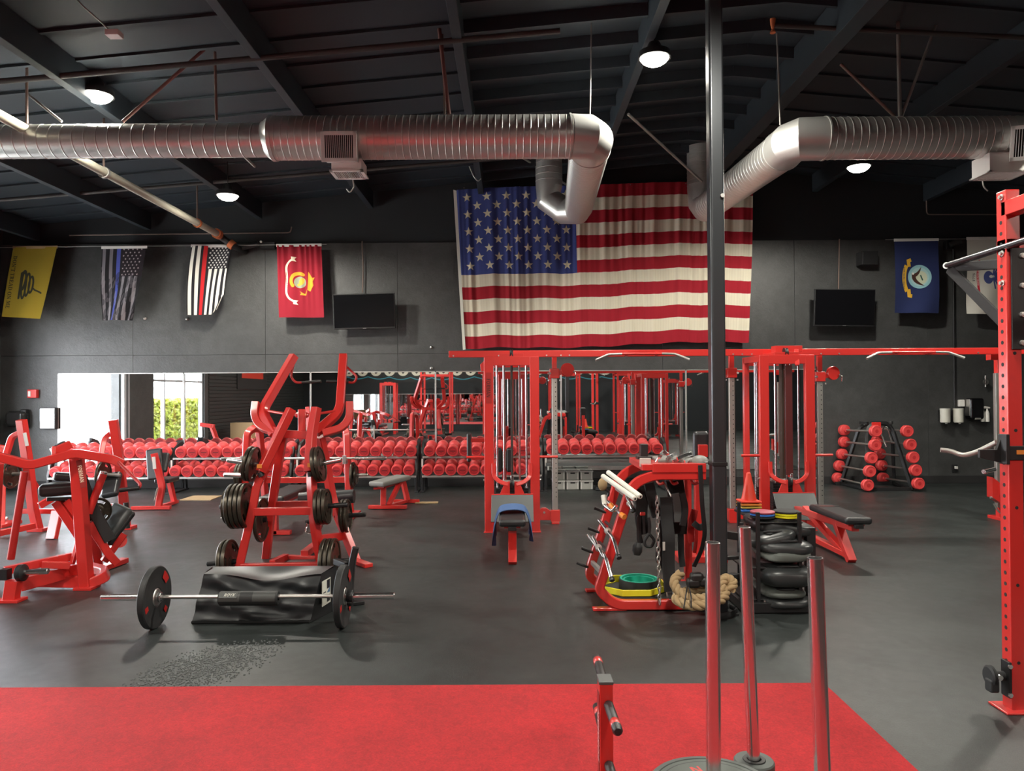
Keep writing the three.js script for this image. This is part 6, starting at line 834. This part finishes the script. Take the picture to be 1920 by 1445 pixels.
// ---------- black storage rack with bags, pads and discs ----------
{ const t = thing('storage_rack', 'black open storage rack stuffed with dark bags beside the column', 'rack'), z0 = -5.76, z1 = -6.35, xa = P(1398, 1140, 5.76).x, xb = P(1516, 1140, 5.76).x, pt = (px) => P(px, 950, 5.8).x;
  const ptop = P(1420, 960, 5.78).y; for (const [x, z, y] of [[P(1421, 1000, 5.78).x, z0 - 0.02, ptop], [P(1499, 1000, 5.78).x, z0 - 0.02, ptop], [P(1385, 960, 6.35).x, z1, P(1385, 941, 6.35).y], [P(1384, 1000, 5.8).x + 0.02, z0 - 0.02, ptop * 0.9]]) part(t, 'post', M.black, box(x, y / 2, z, 0.028, y, 0.028)); part(t, 'base_rail', M.black, box((xa + xb) / 2, 0.045, z0, xb - xa, 0.075, 0.06), box((xa + xb) / 2, 0.045, z1, xb - xa, 0.075, 0.06), box(xa, 0.045, (z0 + z1) / 2, 0.06, 0.07, z0 - z1), box(xb, 0.045, (z0 + z1) / 2, 0.06, 0.07, z0 - z1)); part(t, 'wide_post', M.black, box(P(1523, 1020, 5.9).x, P(1523, 990, 5.9).y / 2, -5.95, 0.07, P(1523, 990, 5.9).y, 0.07)); for (const py of [1053, 1110]) { const y = P(1450, py, 6.0).y; part(t, 'shelf', M.black, box((xa + xb) / 2, y, (z0 + z1) / 2, xb - xa, 0.014, z0 - z1 - 0.04)); } for (const px of [1410, 1437, 1476, 1494]) part(t, 'bolt', M.steel, cyl(V(P(px, 1131, 5.72).x, 0.085, z0), V(P(px, 1131, 5.72).x, 0.098, z0), 0.010, 0.010, 8)); part(t, 'side_arm', M.black, beam(P(1362, 1002, 5.9), P(1388, 1006, 5.9), 0.04, 0.06), beam(P(1362, 1046, 5.9), P(1388, 1044, 5.9), 0.03, 0.03)); part(t, 'rear_hooks', M.black, box(P(1388, 1080, 5.9).x - 0.05, P(1388, 1080, 5.9).y, -5.9, 0.1, 0.05, 0.04, 0.015), box(P(1388, 1085, 5.9).x - 0.045, P(1388, 1086, 5.9).y - 0.03, -5.9, 0.08, 0.05, 0.04, 0.015)); rebase(t);
  const bag = (label, px0, px1, py0, py1, d, m, tilt = 0, name = 'sandbag', cat = 'bag') => { const a = P(px0, py0, d), b = P(px1, py1, d), w = b.x - a.x, h = a.y - b.y, o = thing(name, label, cat), n = noiseGrid(32, 7, px0 + py0); const g = new THREE.SphereGeometry(0.5, 30, 16), p = g.attributes.position; for (let i = 0; i < p.count; i++) { let x = p.getX(i) * 2, y = p.getY(i) * 2, z = p.getZ(i) * 2; const f = (q) => Math.sign(q) * Math.abs(q) ** 0.62; const k = 1 + (n(x * 0.3 + 0.5, z * 0.3 + y * 0.2) - 0.5) * 0.12; p.setXYZ(i, f(x) * 0.5 * w * k, f(y) * 0.5 * h * k * (1 - 0.25 * x * x), f(z) * 0.5 * 0.52 * k); } g.computeVertexNormals(); part(o, 'body', m, flat(g).rotateZ(tilt).translate((a.x + b.x) / 2, (a.y + b.y) / 2, -d - 0.05)); part(o, 'handle_strap', M.blackMatte, rod([V(a.x + w * 0.3, (a.y + b.y) / 2 + h * 0.42, -d + 0.12), V(a.x + w * 0.36, (a.y + b.y) / 2 + h * 0.5, -d + 0.15), V(a.x + w * 0.64, (a.y + b.y) / 2 + h * 0.5, -d + 0.15), V(a.x + w * 0.7, (a.y + b.y) / 2 + h * 0.42, -d + 0.12)], 0.010, 0.02).rotateZ(0)); return rebase(o); };
  const lg = S({ color: lin(0.09, 0.10, 0.09), roughness: 0.6 }), dk = S({ color: lin(0.026, 0.028, 0.029), roughness: 0.36 });
  bag('large black sandbag slumped on the middle shelf of the storage rack', 1416, 1520, 1054, 1096, 5.88, dk); bag('grey-topped flat bag lying above the middle shelf', 1420, 1514, 1024, 1048, 5.9, lg); bag('black curved bag near the top of the storage rack', 1412, 1518, 1008, 1034, 5.92, dk, -0.03); bag('dark arched bag below the disc shelf', 1396, 1486, 990, 1020, 5.98, dk, 0.22); bag('top dark bag with a sagging end, under the coloured discs', 1404, 1522, 970, 1000, 6.1, dk, -0.14); bag('grey flat bag on the lowest shelf of the storage rack', 1422, 1504, 1096, 1114, 5.9, lg); bag('black bag at the very bottom of the storage rack', 1420, 1514, 1110, 1132, 5.9, dk); bag('thin dark red bag squeezed between the shelves', 1418, 1486, 1040, 1056, 6.05, S({ color: lin(0.06, 0.02, 0.02), roughness: 0.6 }));
  const disc = (px0, px1, py, cols, label) => { const c = P((px0 + px1) / 2, py, 6.02), r = (P(px1, py, 6.02).x - P(px0, py, 6.02).x) / 2; cols.forEach(([m, n], i) => single('slide_disc', n, 'disc', m, [lathe([[0, 0], [r - 0.008, 0], [r, 0.004], [r, 0.014], [r - 0.008, 0.018], [0, 0.018]], V(c.x, c.y - 0.018 * (i + 1) * 1.05, c.z), V(c.x, 9, c.z), 36)], undefined)); };
  disc(1407, 1452, 957, [[S({ color: lin(0.35, 0.05, 0.08), roughness: 0.5 }), 'pink-rimmed flat disc on top of a blue one'], [M.blue, 'blue flat disc under the pink-rimmed one'], [M.blackMatte, 'black disc under the blue disc on the storage rack']], ''); disc(1450, 1498, 956, [[M.blackMatte, 'black flat disc on top of the yellow discs'], [M.yellow, 'upper yellow flat disc on the storage rack'], [M.yellow, 'lower yellow flat disc on the storage rack']], '');
  { const c = P(1452, 964, 6.02); single('disc_tray', 'thin black tray under the coloured discs of the storage rack', 'tray', M.black, [box(c.x, c.y - 0.047, -6.02, 0.36, 0.010, 0.26)]); }
  // marker cones stacked on the rear post
  { const b = P(1404, 936, 6.5), tp = P(1403, 882, 6.5).y, cone = (y, m, label) => { const o = thing('training_cone', label, 'cone'), s = 0.085; part(o, 'base', m, box(b.x, y + 0.008, -6.5, 0.175, 0.016, 0.175, 0.006)); part(o, 'cone_body', m, lathe([[0.07, 0], [0.066, 0.016], [0.018, tp - b.y], [0.012, tp - b.y + 0.004], [0, tp - b.y + 0.004]], V(b.x, y, -6.5), V(b.x, 9, -6.5), 28)); return rebase(o); };
    const y0 = P(1404, 953, 6.5).y; single('cone_shelf', 'small black shelf plate carrying the stacked cones', 'shelf', M.black, [box(b.x, y0 - 0.028, -6.45, 0.2, 0.02, 0.3), box(b.x, (y0 - 0.038) / 2, -6.5, 0.05, y0 - 0.038, 0.05)]);
    cone(y0 - 0.016, M.blue, 'blue training cone at the bottom of the cone stack, only its base showing'); cone(y0 + 0.010, S({ color: lin(0.45, 0.30, 0.04), roughness: 0.5 }), 'ochre training cone in the cone stack, only its base showing'); cone(y0 + 0.034, M.orange, 'orange training cone second from the top of the stack'); cone(y0 + 0.058, M.cone, 'bright red training cone on top of the stack'); }
}
// ---------- sled with three chrome posts, foreground ----------
{ const t = thing('push_sled', 'push sled with three tall chrome posts standing on the red mat', 'sled'), tops = [[1336, 1016, 2.6], [1395.5, 987, 3.04], [1528.5, 1045, 2.41]].map((p) => P(...p)), feet = [[1338, 1445, 2.6], [1414, 1445, 3.04], [1542, 1445, 2.41]].map((p) => P(...p)), bases = tops.map((a, i) => { const f = feet[i], k = (a.y - 0.06) / (a.y - f.y); return a.clone().lerp(f, k); });
  tops.forEach((a, i) => { const p = part(t, 'post', M.chrome, pipe(bases[i], a, 0.0255, 0.021, 32)); part(p, 'post_socket', M.black, lathe([[0.026, 0], [0.038, 0], [0.038, 0.05], [0.030, 0.06], [0.026, 0.06], [0.026, 0]], bases[i], a, 24)); });
  const b = bases; for (const [i, j] of [[0, 1], [1, 2], [2, 0]]) part(t, 'frame_tube', M.red, beam(V(b[i].x, 0.045, b[i].z), V(b[j].x, 0.045, b[j].z), 0.06, 0.05)); part(t, 'skid', M.black, box(b[0].x - 0.1, 0.018, -2.7, 0.08, 0.032, 0.95, 0.01), box(b[2].x, 0.018, -2.65, 0.08, 0.032, 0.95, 0.01)); rebase(t);
  // bumper plates stacked on the first post
  const tex = canvas(512, 512, (c) => { c.fillStyle = '#4c524e'; c.fillRect(0, 0, 512, 512); c.strokeStyle = '#2a2e2c'; c.lineWidth = 5; c.beginPath(); c.arc(256, 256, 222, 0, 7); c.stroke(); c.fillStyle = '#bf3a35'; c.save(); c.translate(256, 256); for (let k = 0; k < 3; k++) { c.rotate(2.094); c.save(); c.rotate(-0.25); c.font = 'bold 74px sans-serif'; c.textAlign = 'center'; c.fillText('N', 0, -128); c.restore(); } c.restore(); });
  const px = b[0].clone().lerp(tops[0], 0.2), topY = 0.335, R = 0.226; M.bumper = S({ color: lin(0.07, 0.08, 0.075), roughness: 0.6 });
  for (let k = 0; k < 4; k++) { const y = 0.075 + k * 0.066, o = thing('bumper_plate', k < 3 ? 'grey-black bumper plate lower in the stack on the sled post' : 'top grey bumper plate with red print on the sled post', 'weight plate', k < 3 ? 'plates stacked under the top sled plate' : undefined), cx = tops[0].clone().lerp(b[0], (tops[0].y - y) / (tops[0].y - b[0].y)), c = V(cx.x, y, cx.z); part(o, 'rubber_disc', M.bumper, lathe([[0.028, 0], [R * 0.8, 0], [R - 0.008, 0.002], [R, 0.010], [R, 0.053], [R - 0.008, 0.061], [R * 0.88, 0.063], [R * 0.87, 0.060], [0.028, 0.060], [0.028, 0]], c, c.clone().add(V(0, 1, 0)), 56)); if (k === 3) { const g = flat(new THREE.RingGeometry(0.03, R * 0.86, 48, 1)), p = g.attributes.position, uv = g.attributes.uv; for (let i = 0; i < p.count; i++) uv.setXY(i, 0.5 + p.getX(i) / R / 1.8, 0.5 + p.getY(i) / R / 1.8); part(o, 'print', S({ map: tex, roughness: 0.6 }), g.rotateX(-Math.PI / 2).translate(c.x, y + 0.0612, c.z)); } rebase(o); }
  const f1 = b[1].clone().lerp(tops[1], 0.17); { const o = thing('small_bumper_plate', 'small grey plate around the sled post behind the plate stack', 'weight plate'); const y = 0.155, cx = tops[1].clone().lerp(b[1], (tops[1].y - y) / (tops[1].y - b[1].y)), c = V(cx.x, y, cx.z); part(o, 'disc', M.bumper, lathe([[0.045, 0], [0.075, 0], [0.08, 0.006], [0.08, 0.05], [0.075, 0.056], [0.045, 0.056], [0.045, 0]], c, c.clone().add(V(0, 1, 0)), 36)); part(o, 'sleeve_ring', M.black, pipe(V(c.x, 0.12, c.z), V(c.x, y + 0.06, c.z), 0.045, 0.029, 24)); rebase(o); }
}
// ---------- plate tree, foreground ----------
{ const t = thing('plate_tree', 'narrow red plate tree with black pegs standing on the red mat', 'plate tree'), d = 2.95, x0 = P(1127, 1290, d).x, w = 0.052, xc = P(1136, 1290, d).x, y1 = P(1136, 1278, d).y, z = -d - w / 2;
  const u = part(t, 'upright', M.red, box(xc, y1 / 2 + 0.01, z, w, y1 - 0.02, w + 0.03, 0.004)); part(t, 'top_cap', M.greyPlate, box(xc, y1, z, w + 0.006, 0.014, w + 0.036, 0.004));
  letterStrip(u, 'FORMAN', '#8b1a1a', '#d8b9b4', V(xc - w / 2, 0.18, z), V(xc - w / 2, y1 - 0.05, z), 0.06, V(-1, 0, 0));
  const pegAt = (y, s, dx) => { const a = V(xc + dx, y, z + s * 0.045), b = V(xc + dx, y + 0.012, z + s * 0.27), p = part(t, 'peg', M.black, lathe([[0, 0], [0.019, 0], [0.019, 0.25], [0.013, 0.262], [0, 0.264]], a, b, 20)); part(p, 'red_band', M.red, lathe([[0.0185, 0.17], [0.0196, 0.172], [0.0196, 0.215], [0.0185, 0.217]], a, b, 20)); };
  pegAt(P(1141, 1318, d).y, 1, 0.008); pegAt(P(1141, 1430, d).y, 1, 0.008); pegAt(P(1125, 1292, d).y - 0.0, -1, 0.0); pegAt(P(1125, 1395, d).y, -1, 0.0);
  part(t, 'base', M.red, box(xc, 0.03, z, 0.07, 0.04, 0.55), box(xc, 0.03, z + 0.25, 0.5, 0.04, 0.07), box(xc, 0.03, z - 0.25, 0.5, 0.04, 0.07)); rebase(t); }
// ---------- power rack at the right edge ----------
function powerRack(label, withKit) {
  const t = thing('power_rack', label, 'rack'), f = G(1893, 1332), xl = f.x, zf = f.z - 0.02, u = 0.078, top = P(1890, 358, -zf).y, span = 1.2, dep = 1.25;
  [[xl, zf], [xl + span, zf], [xl, zf + dep], [xl + span, zf + dep]].forEach(([x, z], k) => { const up = part(t, 'upright', M.red, box(x + u / 2, top / 2, z, u, top, u, 0.006)); part(t, 'foot_plate', M.red, box(x + u / 2 - 0.01, 0.006, z, 0.16, 0.012, 0.16));
    if (k === 0) { for (let i = 0; i < 42; i++) { const y = 0.2 + i * 0.0585; part(up, 'hole', M.blackMatte, cyl(V(x - 0.0012, y, z), V(x + 0.002, y, z), 0.0105, 0.0105, 12)); if (i % 7 === 1) part(up, 'hole', M.blackMatte, cyl(V(x + u / 2, y, z + u / 2 - 0.002), V(x + u / 2, y, z + u / 2 + 0.0012), 0.009, 0.009, 12)); } } });
  part(t, 'top_beam', M.red, box(xl + span / 2, top - 0.3, zf, span, u, u), box(xl + span / 2, top - 0.3, zf + dep, span, u, u), box(xl + u / 2, top - 0.1, zf + dep / 2, u, u, dep), box(xl + span + u / 2, top - 0.1, zf + dep / 2, u, u, dep)); part(t, 'floor_beam', M.red, box(xl + span + u / 2, 0.05, zf + dep / 2, u, u, dep));
  for (const py of [371, 476, 531]) { const y = P(1884, py, -zf).y; part(t, 'bolt', M.steel, lathe([[0, 0], [0.016, 0], [0.016, 0.006], [0.010, 0.008], [0.010, 0.018], [0, 0.018]], V(xl, y, zf + 0.012), V(xl - 1, y, zf), 12)); }
  if (!withKit) return rebase(t);
  // cantilever pull-up bracket reaching towards the mirror wall
  const tip = P(1776, 498, 4.52), ua = P(1912, 493, 4.02), ub = P(1908, 632, 4.02); part(t, 'bracket_arm', M.blackMatte, beam(tip.clone().add(V(0.01, -0.01, 0)), ua, 0.012, 0.055), beam(tip.clone().add(V(0.01, -0.015, 0)), ub, 0.014, 0.065)); part(t, 'bracket_bar', PH({ color: lin(0.10, 0.10, 0.11), metalness: 0.8, roughness: 0.25 }), rod([tip, P(1935, 446, 3.78)], 0.019, 0)); part(t, 'bracket_plate', M.black, box(xl + u + 0.012 - 0.02, (ua.y + ub.y) / 2, zf + u / 2 + 0.006, 0.10, ua.y - ub.y + 0.14, 0.012)); for (const py of [480, 536, 590, 643]) { const p = P(1914, py, -zf - u / 2 - 0.0); part(t, 'bolt', M.steel, lathe([[0, 0], [0.016, 0], [0.014, 0.012], [0, 0.014]], V(p.x, p.y, zf + u / 2 + 0.012), V(p.x, p.y, 9), 12)); } part(t, 'bar_cap', M.steel, cyl(tip.clone().add(V(-0.012, 0, 0.01)), tip.clone().add(V(0.006, 0, -0.002)), 0.02, 0.02, 16));
  // rack cup and safety roller
  const jy = P(1897, 848, -zf).y; const jc = part(t, 'rack_cup', M.black, box(xl + u / 2, jy, zf, u + 0.024, 0.075, u + 0.024, 0.004), plateShape([[0, -0.05], [-0.12, -0.02], [-0.12, 0.02], [-0.03, 0.02], [0, 0.10]], 0.02).translate(xl - 0.012, jy - 0.005, zf), box(xl - 0.012, jy + 0.02, zf + 0.02, 0.02, 0.16, 0.07)); part(jc, 'orange_tag', M.orange, box(xl + u / 2 + 0.015, jy + 0.005, zf + u / 2 + 0.013, 0.04, 0.022, 0.003, 0)); part(jc, 'cup_arm', M.rodGrey, rod([V(xl - 0.0, jy + 0.05, zf - 0.06), V(xl - 0.05, jy - 0.01, zf - 0.15), V(xl - 0.10, jy - 0.035, zf - 0.2), V(xl - 0.14, jy - 0.01, zf - 0.24), V(xl - 0.19, jy - 0.005, zf - 0.26)], 0.014, 0.04));
  const ry = P(1875, 1270, -zf).y; const rl = part(t, 'roller_mount', M.black, box(xl - 0.008, ry, zf + 0.01, 0.016, 0.19, 0.07)); part(rl, 'roller', M.rubber, cyl(V(xl - 0.012, ry + 0.01, zf), V(xl - 0.075, ry + 0.012, zf), 0.024, 0.024, 18), lathe([[0, 0], [0.045, 0], [0.055, 0.008], [0.045, 0.016], [0.055, 0.024], [0.045, 0.032], [0, 0.032]], V(xl - 0.07, ry + 0.01, zf), V(xl - 1, ry + 0.01, zf), 20), box(xl - 0.085, ry - 0.035, zf + 0.01, 0.05, 0.07, 0.06, 0.012)); part(rl, 'roller_bolt', M.chrome, cyl(V(xl - 0.07, ry + 0.02, zf + 0.045), V(xl - 0.07, ry + 0.02, zf + 0.06), 0.014, 0.014, 12), cyl(V(xl - 0.012, ry + 0.075, zf + 0.045), V(xl - 0.012, ry + 0.075, zf + 0.053), 0.012, 0.012, 8), cyl(V(xl - 0.012, ry - 0.075, zf + 0.045), V(xl - 0.012, ry - 0.075, zf + 0.053), 0.012, 0.012, 8));
  return rebase(t);
}
const rackA = powerRack('tall red perforated power rack at the edge of the open floor', true);

// ---------- behind the camera: what the mirrors show ----------
{ const r0 = powerRack('red power rack by the rear wall, seen in the mirror', false); r0.userData.group = 'power racks behind the camera'; r0.position.set(-3.2, 0, 4.3); copy(r0, V(-0.6, 0, 4.3), 0); copy(r0, V(2.2, 0, 4.3), 0); copy(r0, V(5.0, 0, 4.3), 0);
  const tower2 = tower(0, 'red cable tower near the rear wall, seen in the mirror', false); rebase(tower2); tower2.position.set(-5.2, 0, 3.2); tower2.rotation.y = Math.PI; tower2.userData.group = 'cable towers behind the camera'; copy(tower2, V(4.4, 0, 1.6), Math.PI); copy(tower2, V(6.0, 0, 1.6), Math.PI);
  const t = thing('rear_mirror', 'long low mirror on the rear wall under the painted lettering', 'mirror'); part(t, 'glass', M.mirror, box(-4.0, 1.0, ZR - 0.01, 7.0, 1.36, 0.012, 0)); part(t, 'edge_trim', M.steel, box(-4.0, 1.69, ZR - 0.012, 7.0, 0.02, 0.024, 0.002)); rebase(t);
  // painted lettering band: white brush script with a teal wave, seen only from below its middle in the mirror
  const tex = canvas(2048, 256, (c, w, h) => { c.fillStyle = '#16181a'; c.fillRect(0, 0, w, h); c.lineCap = 'round'; c.lineWidth = 9; c.strokeStyle = '#2f8fa3'; c.beginPath(); for (let x = 40; x < w - 40; x += 4) c.lineTo(x, 196 + 26 * Math.abs(Math.sin(x / 48)) + 8 * Math.sin(x / 170)); c.stroke(); c.strokeStyle = '#d8d6c6'; c.lineWidth = 26; for (let x = 90; x < w - 120; x += 96) { c.beginPath(); c.moveTo(x, 60); c.bezierCurveTo(x - 10, 190, x + 60, 200, x + 56, 110); c.bezierCurveTo(x + 52, 30, x + 90, 40, x + 100, 130); c.stroke(); } });
  const s = thing('wall_lettering', 'white brush lettering over a teal wave, painted on the wall behind', 'lettering'); part(s, 'painted_band', S({ map: tex, roughness: 0.6 }), flat(new THREE.BoxGeometry(13, 1.0, 0.01)).rotateY(Math.PI).translate(-1.5, 2.72, ZR - 0.006)); rebase(s);
  // red banner on the boarded side wall
  const b = thing('wall_banner', 'black banner with a red band on the boarded side wall, seen in the mirror', 'banner'); part(b, 'cloth', M.blackMatte, box(XL + 0.05, 2.3, -0.5, 0.02, 0.8, 3.0)); part(b, 'red_band', M.cone, box(XL + 0.064, 2.45, -0.5, 0.006, 0.34, 2.2)); rebase(b); 
  const cb = thing('cardboard_box', 'cardboard box by the boarded side wall, seen in the mirror', 'box'); part(cb, 'carton', M.cardboard, box(XL + 0.7, 0.55, -3.2, 0.7, 0.5, 0.5)); part(cb, 'trestle', M.red, box(XL + 0.7, 0.28, -3.2, 0.8, 0.04, 0.6), box(XL + 0.4, 0.14, -3.2, 0.05, 0.28, 0.5), box(XL + 1.0, 0.14, -3.2, 0.05, 0.28, 0.5)); rebase(cb);
}
scene.traverse((o) => { if (o.isMesh) o.castShadow = o.receiveShadow = true; });
renderer.render(scene, camera);
